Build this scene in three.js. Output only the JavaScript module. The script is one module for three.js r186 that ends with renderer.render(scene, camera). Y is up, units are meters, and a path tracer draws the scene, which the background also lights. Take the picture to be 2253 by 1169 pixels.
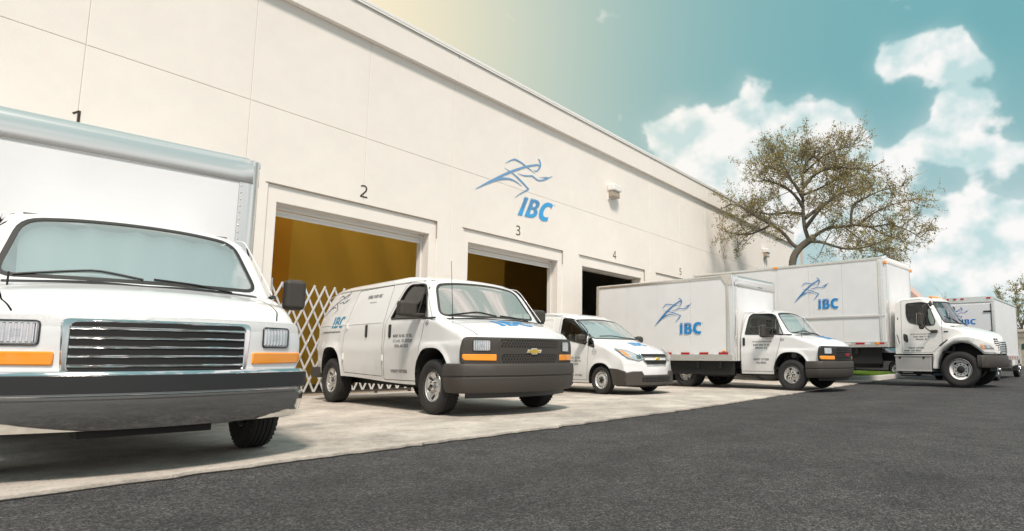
import * as THREE from 'three';
import { mergeGeometries, toCreasedNormals } from 'three/addons/utils/BufferGeometryUtils.js';
import { RoundedBoxGeometry } from 'three/addons/geometries/RoundedBoxGeometry.js';
import { ImprovedNoise } from 'three/addons/math/ImprovedNoise.js';

// ---------------------------------------------------------------- camera, sky, sun, exposure
const scene = new THREE.Scene();
const GX = 0.0041, GZ = -0.0209, CZ = 12.1416;                 // the yard falls gently away from the building
const ground = (x, z) => GX * x + GZ * (z - CZ);

const camera = new THREE.PerspectiveCamera(2 * Math.atan(584.5 / 1346.73) * 180 / Math.PI, 2253 / 1169, 0.1, 900);
{
  const r = new THREE.Vector3(0.52252607, -0.01313573, 0.85252212), u = new THREE.Vector3(-0.10685289, 0.99098944, 0.0807613), f = new THREE.Vector3(0.84590128, 0.13329433, -0.51641423);
  camera.quaternion.setFromRotationMatrix(new THREE.Matrix4().makeBasis(r, u, f.negate()));
  camera.position.set(0, 0.8173, CZ);
  camera.setViewOffset(2253, 1169, -311.9, -38.5, 2253, 1169);
}
const SUN_AZ = -40 * Math.PI / 180, SUN_EL = 54 * Math.PI / 180;   // azimuth from +z towards +x
const sunDir = new THREE.Vector3(Math.sin(SUN_AZ) * Math.cos(SUN_EL), Math.sin(SUN_EL), Math.cos(SUN_AZ) * Math.cos(SUN_EL));
const sun = new THREE.DirectionalLight(new THREE.Color(1, 0.885, 0.80), 2.75);
sun.position.copy(sunDir).multiplyScalar(80).add(new THREE.Vector3(15, 0, 5)); sun.target.position.set(15, 0, 5);
sun.castShadow = true; sun.shadow.radius = 20; sun.shadow.mapSize.set(4096, 4096);
Object.assign(sun.shadow.camera, { left: -40, right: 40, top: 40, bottom: -40, near: 1, far: 200 });
scene.add(sun, sun.target);

const renderer = new THREE.WebGLRenderer({ antialias: true });
renderer.toneMapping = THREE.LinearToneMapping;
renderer.toneMappingExposure = 1.52;
renderer.shadowMap.enabled = true;

// ---------------------------------------------------------------- small helpers
let seed = 12345;
const rnd = () => { seed = (seed * 1664525 + 1013904223) >>> 0; return seed / 4294967296; };
const rr = (a, b) => a + (b - a) * rnd();
const perlin = new ImprovedNoise();
const fbm = (x, y, z, o) => { let s = 0, a = 0.5, f = 1; for (let i = 0; i < o; i++) { s += a * perlin.noise(x * f, y * f, z * f); a *= 0.5; f *= 2.03; } return s; };
const clamp = (v, a, b) => Math.min(b, Math.max(a, v));
const sstep = (a, b, v) => { const t = clamp((v - a) / (b - a), 0, 1); return t * t * (3 - 2 * t); };
const lerp = (a, b, t) => a + (b - a) * t;
const V = (x, y, z) => new THREE.Vector3(x, y, z);

// sky: air and clouds by direction
const CLOUDS = [[82.7, 25.8, 2.1], [85.3, 25.6, 2.0], [87.4, 25.0, 1.3], [81.1, 25.0, 1.3], [86.1, 22.2, 2.6], [87.6, 20.7, 1.5], [85.2, 19.9, 2.0], [85.9, 17.5, 2.3], [87.4, 16.9, 2.1], [89.1, 16.1, 1.7], [90.3, 15.3, 1.3], [68.2, 23.5, 1.8], [65.9, 21.5, 2.7], [62.4, 22.1, 1.8], [59.7, 21.1, 1.7], [64.1, 19.4, 3.2], [70.2, 21.2, 1.9], [74.0, 21.2, 2.2], [76.5, 20.4, 2.0], [78.0, 18.7, 2.1], [70.1, 18.6, 3.6], [76.2, 16.1, 3.3], [65.8, 16.8, 3.5], [61.5, 19.1, 2.6], [80.6, 17.2, 2.1], [82.2, 18.1, 1.6], [81.2, 15.2, 2.3], [86.4, 12.2, 1.9], [88.7, 11.4, 2.2], [90.4, 10.6, 2.0], [85.2, 9.7, 2.5], [87.8, 7.9, 3.1], [89.9, 7.0, 2.7], [83.1, 10.3, 2.1], [79.7, 9.4, 2.8],
  [72, 14, 3.5], [67, 14, 3.2], [76, 12.5, 3], [80, 13, 2.4], [84, 6.5, 3], [91, 4.5, 3.4], [86, 4, 3], [94, 9, 3], [98, 7, 4], [94.5, 13.5, 2], [103, 9, 4]];
{
  const W = 4096, H = 2048, data = new Float32Array(W * H * 4), R = Math.PI / 180;
  const put = (i, r, g, b) => { data[i] = r; data[i + 1] = g; data[i + 2] = b; data[i + 3] = 1; };
  const cl = CLOUDS.map(([a, e, r]) => ({ d: V(Math.sin(a * R) * Math.cos(e * R), Math.sin(e * R), -Math.cos(a * R) * Math.cos(e * R)), r: r * R, a, e }));
  const glow = V(Math.sin(22 * R) * Math.cos(27 * R), Math.sin(27 * R), -Math.cos(22 * R) * Math.cos(27 * R));
  for (let j = 0; j < H; j++) {
    const el = ((j + 0.5) / H - 0.5) * Math.PI, y = Math.sin(el), c = Math.cos(el);
    const step = el < -0.01 ? W : 1;
    for (let i = 0; i < W; i += step) {
      const th = ((i + 0.5) / W - 0.5) * 2 * Math.PI, x = c * Math.cos(th), z = c * Math.sin(th), k = (j * W + i) * 4;
      if (step > 1) { for (let q = 0; q < W; q++) put((j * W + q) * 4, 0.5, 0.52, 0.5); break; }
      const e = el / R, az = Math.atan2(x, -z) / R;
      // air
      const t = sstep(-3, 27, e);
      let r = lerp(0.42, 0.118, t), g = lerp(0.49, 0.285, t), b = lerp(0.50, 0.31, t);
      // clouds in view; out of view, brighter pinker ones added for fill light
      let m = 0, inView = az > 14 && az < 114 && e < 42;
      const wx = x + 0.03 * perlin.noise(x * 14, y * 14, z * 14 + 7), wy = y + 0.03 * perlin.noise(x * 14 + 31, y * 14, z * 14), wz = z + 0.03 * perlin.noise(x * 14, y * 14 + 17, z * 14);
      if (inView) {
        for (const q of cl) {
          if (Math.abs(q.e - e) > 9) continue;
          const dx = wx - q.d.x, dy = wy - q.d.y, dz = wz - q.d.z, dd = (dx * dx + dy * dy + dz * dz) / (q.r * q.r);
          if (dd < 4) m += Math.exp(-1.25 * dd) * 1.25;
        }
        m = Math.min(m, 1.5);
      }
      const edge = clamp(Math.min((az - 14) / 9, (114 - az) / 9, (42 - e) / 6), 0, 1);
      const wide = inView && edge >= 1 ? 0 : clamp(0.5 + 1.9 * fbm(x * 3.1 + 5, y * 5.5, z * 3.1, 4) + 0.25 * sstep(30, 5, e), 0, 1.3) * (1 - sstep(55, 80, e) * 0.4);
      let n = 0;
      if (inView || wide > 0.1) n = fbm(x * 24, y * 28, z * 24, inView ? 7 : 4);
      const mv = (m - 0.50) * 1.15 + n * 1.35, mw = (wide - 0.55) * 2 + n * 0.5;
      const mm = inView ? lerp(mw, mv, edge) : mw;
      let a = Math.pow(sstep(-0.06, lerp(0.75, 0.55, inView ? edge : 0), mm), 0.75) * 0.96;
      const veil = lerp(0.1, inView ? clamp(m * 0.25, 0, 0.2) : 0, inView ? edge : 0); a = Math.max(a, veil);
      const body = clamp(0.46 + 2.3 * fbm(x * 19 + 3, y * 23, z * 19, inView ? 6 : 3) + 0.22 * (mm - 0.35), 0, 1);
      const cb = inView ? lerp(1, 0.735, edge) : 1, wv = inView ? edge : 0; r = lerp(r, lerp(lerp(0.70, 0.50, wv), 0.89, body) * cb, a); g = lerp(g, lerp(0.66, lerp(0.83, 0.875, wv), body) * cb, a); b = lerp(b, lerp(0.67, 0.86, body) * cb, a);
      // warm brightness spreading from behind the roof at the left
      const gd = Math.acos(clamp(x * glow.x + y * glow.y + z * glow.z, -1, 1)) / R, gw = Math.exp(-gd * gd / 620);
      r = lerp(r, 0.74, gw * 0.95); g = lerp(g, 0.61, gw * 0.95); b = lerp(b, 0.42, gw * 0.95);
      put(k, r, g, b);
    }
  }
  const sky = new THREE.DataTexture(data, W, H, THREE.RGBAFormat, THREE.FloatType);
  sky.mapping = THREE.EquirectangularReflectionMapping; sky.magFilter = sky.minFilter = THREE.LinearFilter; sky.colorSpace = THREE.LinearSRGBColorSpace; sky.needsUpdate = true;
  scene.background = sky; scene.environment = sky;
}

// ---------------------------------------------------------------- object kit
const taken = {};
function numbered(n) { if (!(n in taken)) { taken[n] = 0; return n; } return n + '_' + String(++taken[n]).padStart(3, '0'); }
function tag(o, label, category, group, kind) { if (label) o.userData.label = label; if (category) o.userData.category = category; if (group) o.userData.group = group; if (kind) o.userData.kind = kind; return o; }
function thing(name, label, category, group, pos) { const o = new THREE.Group(); o.name = numbered(name); scene.add(o); if (pos) o.position.set(...pos); return tag(o, label, category, group); }
function part(name, geo, mat, parent, label) {
  if (Array.isArray(geo)) geo = merge(geo);
  const m = new THREE.Mesh(geo, mat); m.name = parent === scene ? numbered(name) : name; m.castShadow = m.receiveShadow = true; parent.add(m);
  if (label) m.userData.label = label;
  return m;
}
function struct(name, geo, mat) { const m = part(name, geo, mat, scene); m.userData.kind = 'structure'; return m; }
function merge(list) {
  return mergeGeometries(list.map(g => {
    g = g.index ? g.toNonIndexed() : g;
    const o = new THREE.BufferGeometry(); o.setAttribute('position', g.attributes.position); o.setAttribute('normal', g.attributes.normal);
    o.setAttribute('uv', g.attributes.uv || new THREE.Float32BufferAttribute(new Float32Array(g.attributes.position.count * 2), 2)); return o;
  }));
}
function box(w, h, d, x = 0, y = 0, z = 0, r = 0.006) {
  r = Math.min(r, w * 0.45, h * 0.45, d * 0.45);
  const g = new RoundedBoxGeometry(w, h, d, 1, r); g.translate(x, y, z); return g;
}
const bx = (x0, x1, y0, y1, z0, z1, r) => box(x1 - x0, y1 - y0, z1 - z0, (x0 + x1) / 2, (y0 + y1) / 2, (z0 + z1) / 2, r);
function cyl(a, b, r0, r1 = r0, seg = 12) {
  a = V(...a); b = V(...b); const d = b.clone().sub(a), g = new THREE.CylinderGeometry(r1, r0, d.length(), seg, 1);
  g.applyQuaternion(new THREE.Quaternion().setFromUnitVectors(V(0, 1, 0), d.clone().normalize())); const c = a.add(b).multiplyScalar(0.5); g.translate(c.x, c.y, c.z); return g;
}
const tube = (pts, r, seg = 16, rad = 6, closed = false) => new THREE.TubeGeometry(new THREE.CatmullRomCurve3(pts.map(p => V(...p)), closed, 'catmullrom', 0.3), seg, r, rad, closed);
// rounded polygon in a plane
function roundPoly(pts, r, n = 5) {
  const out = [], N = pts.length;
  for (let i = 0; i < N; i++) {
    const p = pts[i], a = pts[(i + N - 1) % N], b = pts[(i + 1) % N], rad = p[2] ?? r;
    const da = Math.hypot(a[0] - p[0], a[1] - p[1]), db = Math.hypot(b[0] - p[0], b[1] - p[1]), q = Math.min(rad, da * 0.45, db * 0.45);
    if (q < 1e-4) { out.push([p[0], p[1]]); continue; }
    const A = [p[0] + (a[0] - p[0]) / da * q, p[1] + (a[1] - p[1]) / da * q], B = [p[0] + (b[0] - p[0]) / db * q, p[1] + (b[1] - p[1]) / db * q];
    for (let k = 0; k <= n; k++) { const t = k / n, u = 1 - t; out.push([u * u * A[0] + 2 * u * t * p[0] + t * t * B[0], u * u * A[1] + 2 * u * t * p[1] + t * t * B[1]]); }
  }
  return out;
}
const area2 = p => p.reduce((s, a, i) => { const b = p[(i + 1) % p.length]; return s + a[0] * b[1] - a[1] * b[0]; }, 0) / 2;
const ccw = p => area2(p) < 0 ? p.slice().reverse() : p;
function offsetPoly(p, d) {                       // outwards for d > 0, p counter-clockwise
  const N = p.length;
  return p.map((q, i) => {
    const a = p[(i + N - 1) % N], b = p[(i + 1) % N];
    let n1 = [q[1] - a[1], a[0] - q[0]], n2 = [b[1] - q[1], q[0] - b[0]]; const l1 = Math.hypot(...n1) || 1, l2 = Math.hypot(...n2) || 1;
    n1 = [n1[0] / l1, n1[1] / l1]; n2 = [n2[0] / l2, n2[1] / l2];
    const k = 1 + n1[0] * n2[0] + n1[1] * n2[1], s = d / Math.max(k, 0.35);
    return [q[0] + (n1[0] + n2[0]) * s, q[1] + (n1[1] + n2[1]) * s];
  });
}
function resample(p, seg) { const out = []; p.forEach((a, i) => { const b = p[(i + 1) % p.length], n = Math.max(1, Math.ceil(Math.hypot(b[0] - a[0], b[1] - a[1]) / seg)); for (let k = 0; k < n; k++) out.push([lerp(a[0], b[0], k / n), lerp(a[1], b[1], k / n)]); }); return out; }
function tessel(poly, holes, seg) {               // 2-D triangles with edges below seg
  const toV = q => q.map(a => new THREE.Vector2(a[0], a[1])), all = [...poly, ...holes.flat()];
  let tri = THREE.ShapeUtils.triangulateShape(toV(poly), holes.map(toV)).map(t => t.map(i => all[i]));
  const long = (a, b) => Math.hypot(a[0] - b[0], a[1] - b[1]) > seg, mid = (a, b) => [(a[0] + b[0]) / 2, (a[1] + b[1]) / 2];
  for (let it = 0; it < 9; it++) {
    const nx = []; let any = false;
    for (const [a, b, c] of tri) {
      const l = [long(a, b), long(b, c), long(c, a)], n = l[0] + l[1] + l[2];
      if (!n) { nx.push([a, b, c]); continue; } any = true;
      const ab = mid(a, b), bc = mid(b, c), ca = mid(c, a);
      if (n === 3) nx.push([a, ab, ca], [ab, b, bc], [ca, bc, c], [ab, bc, ca]);
      else if (n === 1) { if (l[0]) nx.push([a, ab, c], [ab, b, c]); else if (l[1]) nx.push([b, bc, a], [bc, c, a]); else nx.push([c, ca, b], [ca, a, b]); }
      else if (!l[0]) nx.push([c, ca, bc], [ca, a, b], [ca, b, bc]);
      else if (!l[1]) nx.push([a, ab, ca], [ab, b, c], [ab, c, ca]);
      else nx.push([b, bc, ab], [bc, c, a], [bc, a, ab]);
    }
    tri = nx; if (!any) break;
  }
  return tri;
}
function fromTris(pos, crease = 0.6, uv) {
  let g = new THREE.BufferGeometry(); g.setAttribute('position', new THREE.Float32BufferAttribute(pos, 3));
  if (uv) g.setAttribute('uv', new THREE.Float32BufferAttribute(uv, 2));
  g.computeVertexNormals(); return crease ? toCreasedNormals(g, crease) : g;
}
// a plate with the outline poly (and holes) on the surface map(a, b, height), from height h0 up to h1 with a bevel
function slab(poly, map, h0, h1, o = {}) {
  const { bevel = 0.005, seg = 9, holes = [], back = false, uv = 1 } = o;
  poly = ccw(poly); const hs = holes.map(h => ccw(h).slice().reverse());
  const P = [], U = [], tri = (a, b, c, ua, ub, uc) => { P.push(...a, ...b, ...c); U.push(ua[0] * uv, ua[1] * uv, ub[0] * uv, ub[1] * uv, uc[0] * uv, uc[1] * uv); };
  const outer = resample(poly, seg), inner = offsetPoly(outer, -bevel), hOut = hs.map(h => resample(h, seg)), hIn = hOut.map(h => offsetPoly(h, -bevel));
  for (const [a, b, c] of tessel(inner, hIn, seg)) tri(map(a[0], a[1], h1), map(b[0], b[1], h1), map(c[0], c[1], h1), a, b, c);
  if (back) for (const [a, b, c] of tessel(outer, hOut, seg)) tri(map(a[0], a[1], h0), map(c[0], c[1], h0), map(b[0], b[1], h0), a, c, b);
  const ring = (A, ha, B, hb) => A.forEach((a, i) => { const j = (i + 1) % A.length, p = map(a[0], a[1], ha), q = map(A[j][0], A[j][1], ha), r = map(B[j][0], B[j][1], hb), s = map(B[i][0], B[i][1], hb); tri(p, q, r, a, A[j], B[j]); tri(p, r, s, a, B[j], B[i]); });
  [[outer, inner], ...hOut.map((h, i) => [h, hIn[i]])].forEach(([A, B]) => { ring(A, h0, A, h1 - bevel); ring(A, h1 - bevel, B, h1); });
  // outward facing
  const c = inner[0], n = V(...map(c[0], c[1], h1 + 0.01)).sub(V(...map(c[0], c[1], h1))), e1 = V(P[3] - P[0], P[4] - P[1], P[5] - P[2]), e2 = V(P[6] - P[0], P[7] - P[1], P[8] - P[2]);
  if (e1.cross(e2).dot(n) < 0) for (let i = 0; i < P.length; i += 9) for (let k = 0; k < 3; k++) { let t = P[i + 3 + k]; P[i + 3 + k] = P[i + 6 + k]; P[i + 6 + k] = t; if (k < 2) { const q = i / 9 * 6; t = U[q + 2 + k]; U[q + 2 + k] = U[q + 4 + k]; U[q + 4 + k] = t; } }
  return fromTris(P, o.crease ?? 0.5, U);
}
const rect = (a0, a1, b0, b1) => [[a0, b0], [a1, b0], [a1, b1], [a0, b1]];
// a closed profile [outwards, y] swept along a path [x, z] with outward normals to its right
function sweep(path, profile, o = {}) {
  const n = path.length, P = [], nor = path.map((p, i) => { const a = path[Math.max(0, i - 1)], b = path[Math.min(n - 1, i + 1)], dx = b[0] - a[0], dz = b[1] - a[1], l = Math.hypot(dx, dz); return [-dz / l, dx / l]; });
  const at = (i, k) => { const [d, y] = profile[k], s = o.flip ? -1 : 1; return [path[i][0] + nor[i][0] * d * s, y + (o.lift ? o.lift(path[i]) : 0), path[i][1] + nor[i][1] * d * s]; };
  const m = profile.length;
  for (let i = 0; i < n - 1; i++) for (let k = 0; k < m; k++) { const l = (k + 1) % m, a = at(i, k), b = at(i + 1, k), c = at(i + 1, l), d = at(i, l); P.push(...a, ...b, ...c, ...a, ...c, ...d); }
  for (const i of [0, n - 1]) { const t = THREE.ShapeUtils.triangulateShape(profile.map(q => new THREE.Vector2(q[0], q[1])), []); for (const f of t) { const q = i ? f : [f[0], f[2], f[1]]; for (const k of q) P.push(...at(i, k)); } }
  return fromTris(P, o.crease ?? 0.55);
}
const lathe = (pts, seg = 40) => { const g = new THREE.LatheGeometry(pts.map(p => new THREE.Vector2(p[0], p[1])), seg); g.rotateX(Math.PI / 2); return toCreasedNormals(g.toNonIndexed(), 0.6); };   // [radius, along z]
// ---------------------------------------------------------------- procedural materials
function tileNoise(N, cells, s0) {                 // periodic value noise, N x N
  const g = new Float32Array(cells * cells), keep = seed; seed = s0; for (let i = 0; i < g.length; i++) g[i] = rnd(); seed = keep;
  const out = new Float32Array(N * N);
  for (let j = 0; j < N; j++) { const y = j / N * cells, y0 = Math.floor(y), fy = y - y0, sy = fy * fy * (3 - 2 * fy), r0 = (y0 % cells) * cells, r1 = ((y0 + 1) % cells) * cells;
    for (let i = 0; i < N; i++) { const x = i / N * cells, x0 = Math.floor(x), fx = x - x0, sx = fx * fx * (3 - 2 * fx), a = x0 % cells, b = (x0 + 1) % cells; out[j * N + i] = lerp(lerp(g[r0 + a], g[r0 + b], sx), lerp(g[r1 + a], g[r1 + b], sx), sy); } }
  return out;
}
function dataTex(N, fn, srgb, rep) {
  const d = new Uint8Array(N * N * 4); for (let k = 0; k < N * N; k++) { const c = fn(k); for (let q = 0; q < 3; q++) { let v = clamp(c[q], 0, 1); if (srgb) v = v <= 0.0031308 ? v * 12.92 : 1.055 * Math.pow(v, 1 / 2.4) - 0.055; d[k * 4 + q] = v * 255; } d[k * 4 + 3] = 255; }
  const t = new THREE.DataTexture(d, N, N); t.wrapS = t.wrapT = THREE.RepeatWrapping; t.magFilter = t.minFilter = THREE.LinearFilter; if (srgb) t.colorSpace = THREE.SRGBColorSpace; t.repeat.set(rep, rep); t.needsUpdate = true; return t;
}
const rgb = (r, g, b) => new THREE.Color().setRGB(r, g, b);
const std = (c, rough, metal = 0, extra = {}) => new THREE.MeshStandardMaterial({ color: rgb(...c), roughness: rough, metalness: metal, ...extra });
const phys = (c, rough, extra = {}) => new THREE.MeshPhysicalMaterial({ color: rgb(...c), roughness: rough, ...extra });
const M = {};
{
  const N = 2048, a = tileNoise(N, 640, 1), b = tileNoise(N, 330, 2), c = tileNoise(N, 110, 3), e = tileNoise(N, 18, 4), f = tileNoise(N, 7, 14);
  const h = new Float32Array(N * N); for (let k = 0; k < N * N; k++) h[k] = 0.5 * a[k] + 0.42 * b[k] + 0.14 * c[k];
  M.asphalt = new THREE.MeshStandardMaterial({ vertexColors: true, roughness: 0.88, bumpScale: 0.02,
    map: dataTex(N, k => { const s = Math.pow(clamp((h[k] - 0.33) * 2.3, 0, 1), 1.6), st = a[k] > 0.8 ? 0.055 * (a[k] - 0.8) / 0.2 : 0, v = (0.0195 + 0.096 * s + st) * (0.82 + 0.36 * e[k]) * (0.9 + 0.2 * f[k]); return [v * 1.04, v * 0.975, v * 0.955]; }, true, 1 / 3.5),
    bumpMap: dataTex(N, k => [h[k], h[k], h[k]], false, 1 / 3.5) });
}
{
  const N = 1024, a = tileNoise(N, 256, 5), b = tileNoise(N, 64, 6), c = tileNoise(N, 16, 7), e = tileNoise(N, 5, 8), f = tileNoise(N, 120, 9);
  M.concrete = new THREE.MeshStandardMaterial({ vertexColors: true, roughness: 0.9, bumpScale: 0.004,
    map: dataTex(N, k => { let v = 0.43 + 0.10 * (a[k] - 0.5) + 0.10 * (b[k] - 0.5) + 0.13 * (c[k] - 0.5) + 0.08 * (e[k] - 0.5); if (f[k] < 0.12) v *= 0.72 + 2.3 * f[k]; return [v * 1.04, v * 0.975, v * 0.885]; }, true, 1 / 3.2),
    bumpMap: dataTex(N, k => { const v = 0.6 * a[k] + 0.3 * b[k]; return [v, v, v]; }, false, 1 / 3.2) });
  M.kerb = std([0.47, 0.44, 0.41], 0.9);
  const st = dataTex(N, k => { const v = 1 + 0.025 * (c[k] - 0.5) + 0.03 * (e[k] - 0.5) + 0.01 * (b[k] - 0.5); return [v * 0.815, v * 0.765, v * 0.70]; }, true, 1 / 2.6), sb = dataTex(N, k => { const v = 0.7 * a[k] + 0.3 * b[k]; return [v, v, v]; }, false, 1 / 2.6);
  M.stucco = new THREE.MeshStandardMaterial({ map: st, roughness: 0.92, bumpMap: sb, bumpScale: 0.0012 });
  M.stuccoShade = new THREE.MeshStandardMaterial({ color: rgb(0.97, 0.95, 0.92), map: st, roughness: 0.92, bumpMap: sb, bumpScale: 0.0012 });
  M.hazeGold = std([0.78, 0.46, 0.055], 0.9);  // inner walls: golden base colour stands in for warm haze over the docks
  M.frp = new THREE.MeshPhysicalMaterial({ color: rgb(0.80, 0.80, 0.80), roughness: 0.42, map: dataTex(512, k => { const i = (k >> 9) * 2 * N + (k & 511) * 2, v = 0.97 + 0.04 * (e[i] - 0.5) + 0.05 * (c[i] - 0.5); return [v, v, v * 0.995]; }, true, 1 / 4), clearcoat: 0.15, clearcoatRoughness: 0.3 });
  M.alu = new THREE.MeshStandardMaterial({ color: rgb(0.78, 0.765, 0.73), metalness: 0.75, roughness: 0.42, roughnessMap: dataTex(512, k => { const i = (k >> 9) * 2 * N + (k & 511) * 2, v = 0.75 + 0.5 * (b[i] - 0.5) + 0.3 * (c[i] - 0.5); return [v, v, v]; }, false, 1) });
  M.fascia = new THREE.MeshStandardMaterial({ color: rgb(0.022, 0.02, 0.019), roughness: 0.4 });
  M.plastic = new THREE.MeshStandardMaterial({ color: rgb(0.050, 0.043, 0.036), roughness: 0.6, bumpMap: sb, bumpScale: 0.001 });  // warm haze mixed into the base colour of the plastic
  M.hazePlastic = M.plastic;
  M.bark = new THREE.MeshStandardMaterial({ roughness: 0.95, map: dataTex(512, k => { const i = (k >> 9) * 2 * N + (k & 511) * 2, v = 0.155 + 0.15 * (b[i] - 0.5) + 0.06 * (f[i] - 0.5); return [v * 1.12, v, v * 0.76]; }, true, 1), bumpMap: dataTex(512, k => { const i = (k >> 9) * 2 * N + (k & 511) * 2, v = b[i]; return [v, v, v]; }, false, 1), bumpScale: 0.02 });
  // rubber with road dust low on the wall
  M.rubber = new THREE.MeshStandardMaterial({ color: rgb(0.024, 0.023, 0.022), roughness: 0.85, bumpMap: sb, bumpScale: 0.001 });
}
{
  const N = 512, a = tileNoise(N, 128, 41), b = tileNoise(N, 24, 42), c = tileNoise(N, 6, 43), streak = tileNoise(N, 90, 44);
  // road film low on the sides and faint wash marks above it (v: 3 m)
  M.film = dataTex(N, k => { const y = (k / N | 0) / N * 3, low = sstep(0.85, 0.35, y + 0.25 * (b[k] - 0.5)) * (0.10 + 0.10 * a[k]), wash = 0.035 * (c[k] - 0.3) + 0.03 * Math.max(0, streak[(k % N) + N * 3] - 0.6) * b[k], d = clamp(1 - low - Math.max(0, wash), 0, 1); return [d, d * 0.993 - low * 0.02, d * 0.98 - low * 0.05]; }, true, 1);
}
M.paint = phys([0.80, 0.805, 0.81], 0.38, { map: M.film, clearcoat: 0.9, clearcoatRoughness: 0.04 });
M.paintWarm = phys([0.80, 0.79, 0.765], 0.38, { map: M.film, clearcoat: 0.9, clearcoatRoughness: 0.05 });
M.blackTrim = std([0.02, 0.02, 0.02], 0.45);
M.seal = std([0.03, 0.028, 0.025], 0.6);
M.dark = std([0.012, 0.012, 0.012], 0.8);
M.under = std([0.02, 0.019, 0.018], 0.75);
M.frame = std([0.03, 0.03, 0.03], 0.6, 0.3);
M.steel = std([0.66, 0.65, 0.63], 0.33, 0.6);
M.chrome = std([0.75, 0.74, 0.72], 0.1, 1);
M.whiteSteel = std([0.66, 0.65, 0.63], 0.42, 0.25);
M.gold = std([0.80, 0.56, 0.12], 0.25, 0.8);
M.red = phys([0.45, 0.012, 0.015], 0.25, { clearcoat: 0.6 });
M.redTape = std([0.42, 0.015, 0.02], 0.4);
M.whiteTape = std([0.75, 0.75, 0.75], 0.4);
M.amber = phys([0.95, 0.33, 0.02], 0.18, { clearcoat: 1, clearcoatRoughness: 0.05 });
M.lens = phys([0.93, 0.94, 0.95], 0.04, { transmission: 1, thickness: 0, ior: 1.5 });
M.reflector = std([0.72, 0.72, 0.70], 0.22, 0.55);
M.glass = phys([0.62, 0.68, 0.64], 0.02, { transmission: 1, thickness: 0, ior: 1.52 });
M.glassDark = phys([0.30, 0.28, 0.24], 0.02, { transmission: 1, thickness: 0, ior: 1.52 });
M.shield = phys([0.74, 0.80, 0.78], 0.015, { transmission: 1, thickness: 0, ior: 2.0, metalness: 0.42 });
M.shieldWarm = phys([0.84, 0.80, 0.72], 0.015, { transmission: 1, thickness: 0, ior: 2.0, metalness: 0.55 });
M.twig = std([0.24, 0.195, 0.12], 0.9);
M.seat = std([0.12, 0.11, 0.10], 0.9);
M.trimGrey = std([0.16, 0.155, 0.15], 0.8);
M.sunshade = std([0.62, 0.66, 0.68], 0.35, 0.6);
M.whitePaint = std([0.80, 0.78, 0.74], 0.5);
M.grass = std([0.10, 0.19, 0.025], 0.9);
M.yellow = std([0.80, 0.50, 0.02], 0.5);
M.number = std([0.055, 0.04, 0.028], 0.5);
M.blue = std([0.012, 0.21, 0.52], 0.45);
M.beige = std([0.74, 0.68, 0.58], 0.85);

// printed lettering: transparent sheets whose alpha is the ink
function canvasTex(w, h, draw) { const c = document.createElement('canvas'); c.width = w; c.height = h; const g = c.getContext('2d'); g.clearRect(0, 0, w, h); draw(g, w, h); const t = new THREE.CanvasTexture(c); t.colorSpace = THREE.SRGBColorSpace; t.wrapS = t.wrapT = THREE.ClampToEdgeWrapping; return t; }
const inkMat = t => new THREE.MeshStandardMaterial({ map: t, transparent: true, roughness: 0.5, depthWrite: false });
function textMat(lines, o = {}) {
  const { color = '#1c1b1d', font = 'sans-serif', px = 56, w = 1024, bold = 'bold', squeeze = 1, italic = '' } = o, h = Math.ceil(lines.length * px * 1.25);
  return inkMat(canvasTex(w, h, g => { g.fillStyle = color; g.textAlign = 'center'; g.textBaseline = 'middle';
    lines.forEach((l, i) => { const [s, k] = Array.isArray(l) ? l : [l, 1]; g.save(); g.translate(w / 2, (i + 0.5) * px * 1.25); g.font = `${italic} ${bold} ${px * k}px ${font}`; const m = g.measureText(s).width; g.scale(Math.min(squeeze, (w - 8) / m), 1); g.fillText(s, 0, 0); g.restore(); }); }));
}
// the running figure: tapered strokes, drawn in a 1240 x 760 field
function runner(g, color) {
  const st = (pts, w0, w1, w2) => {                // polyline with width going w0 -> w1 (middle) -> w2
    const c = new THREE.CatmullRomCurve3(pts.map(p => V(p[0], p[1], 0)), false, 'catmullrom', 0.5), n = 40, L = [], R = [];
    for (let i = 0; i <= n; i++) { const t = i / n, p = c.getPointAt(t), q = c.getTangentAt(t), w = (t < 0.5 ? lerp(w0, w1, t * 2) : lerp(w1, w2, t * 2 - 1)) / 2; L.push([p.x - q.y * w, p.y + q.x * w]); R.unshift([p.x + q.y * w, p.y - q.x * w]); }
    g.beginPath(); [...L, ...R].forEach((p, i) => i ? g.lineTo(p[0], p[1]) : g.moveTo(p[0], p[1])); g.closePath(); g.fill();
  };
  g.fillStyle = color; g.save(); g.translate(-200, -120);
  st([[222, 825], [350, 660], [540, 452], [700, 310], [838, 222]], 4, 34, 22);
  st([[822, 226], [858, 226], [876, 236]], 14, 20, 14);
  st([[806, 146], [848, 175], [876, 225], [872, 285], [850, 320]], 14, 26, 14);
  st([[852, 318], [812, 316]], 16, 10, 4);
  st([[415, 388], [462, 325], [505, 290]], 5, 14, 20); st([[498, 290], [600, 294], [700, 316], [780, 332], [852, 350]], 20, 16, 4);
  st([[425, 448], [540, 466], [640, 492], [760, 535], [868, 580]], 3, 20, 18); st([[864, 574], [825, 625], [770, 690], [733, 750]], 20, 15, 4);
  st([[224, 824], [320, 715], [430, 610], [545, 556], [650, 552], [762, 578]], 5, 32, 3);
  st([[625, 446], [720, 436], [790, 412], [835, 392]], 4, 16, 18); st([[828, 394], [900, 412], [950, 416]], 18, 18, 16); st([[944, 418], [1000, 388], [1050, 345], [1115, 280]], 16, 22, 4); st([[930, 376], [1000, 348], [1056, 326]], 3, 10, 16);
  g.restore();
}
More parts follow.
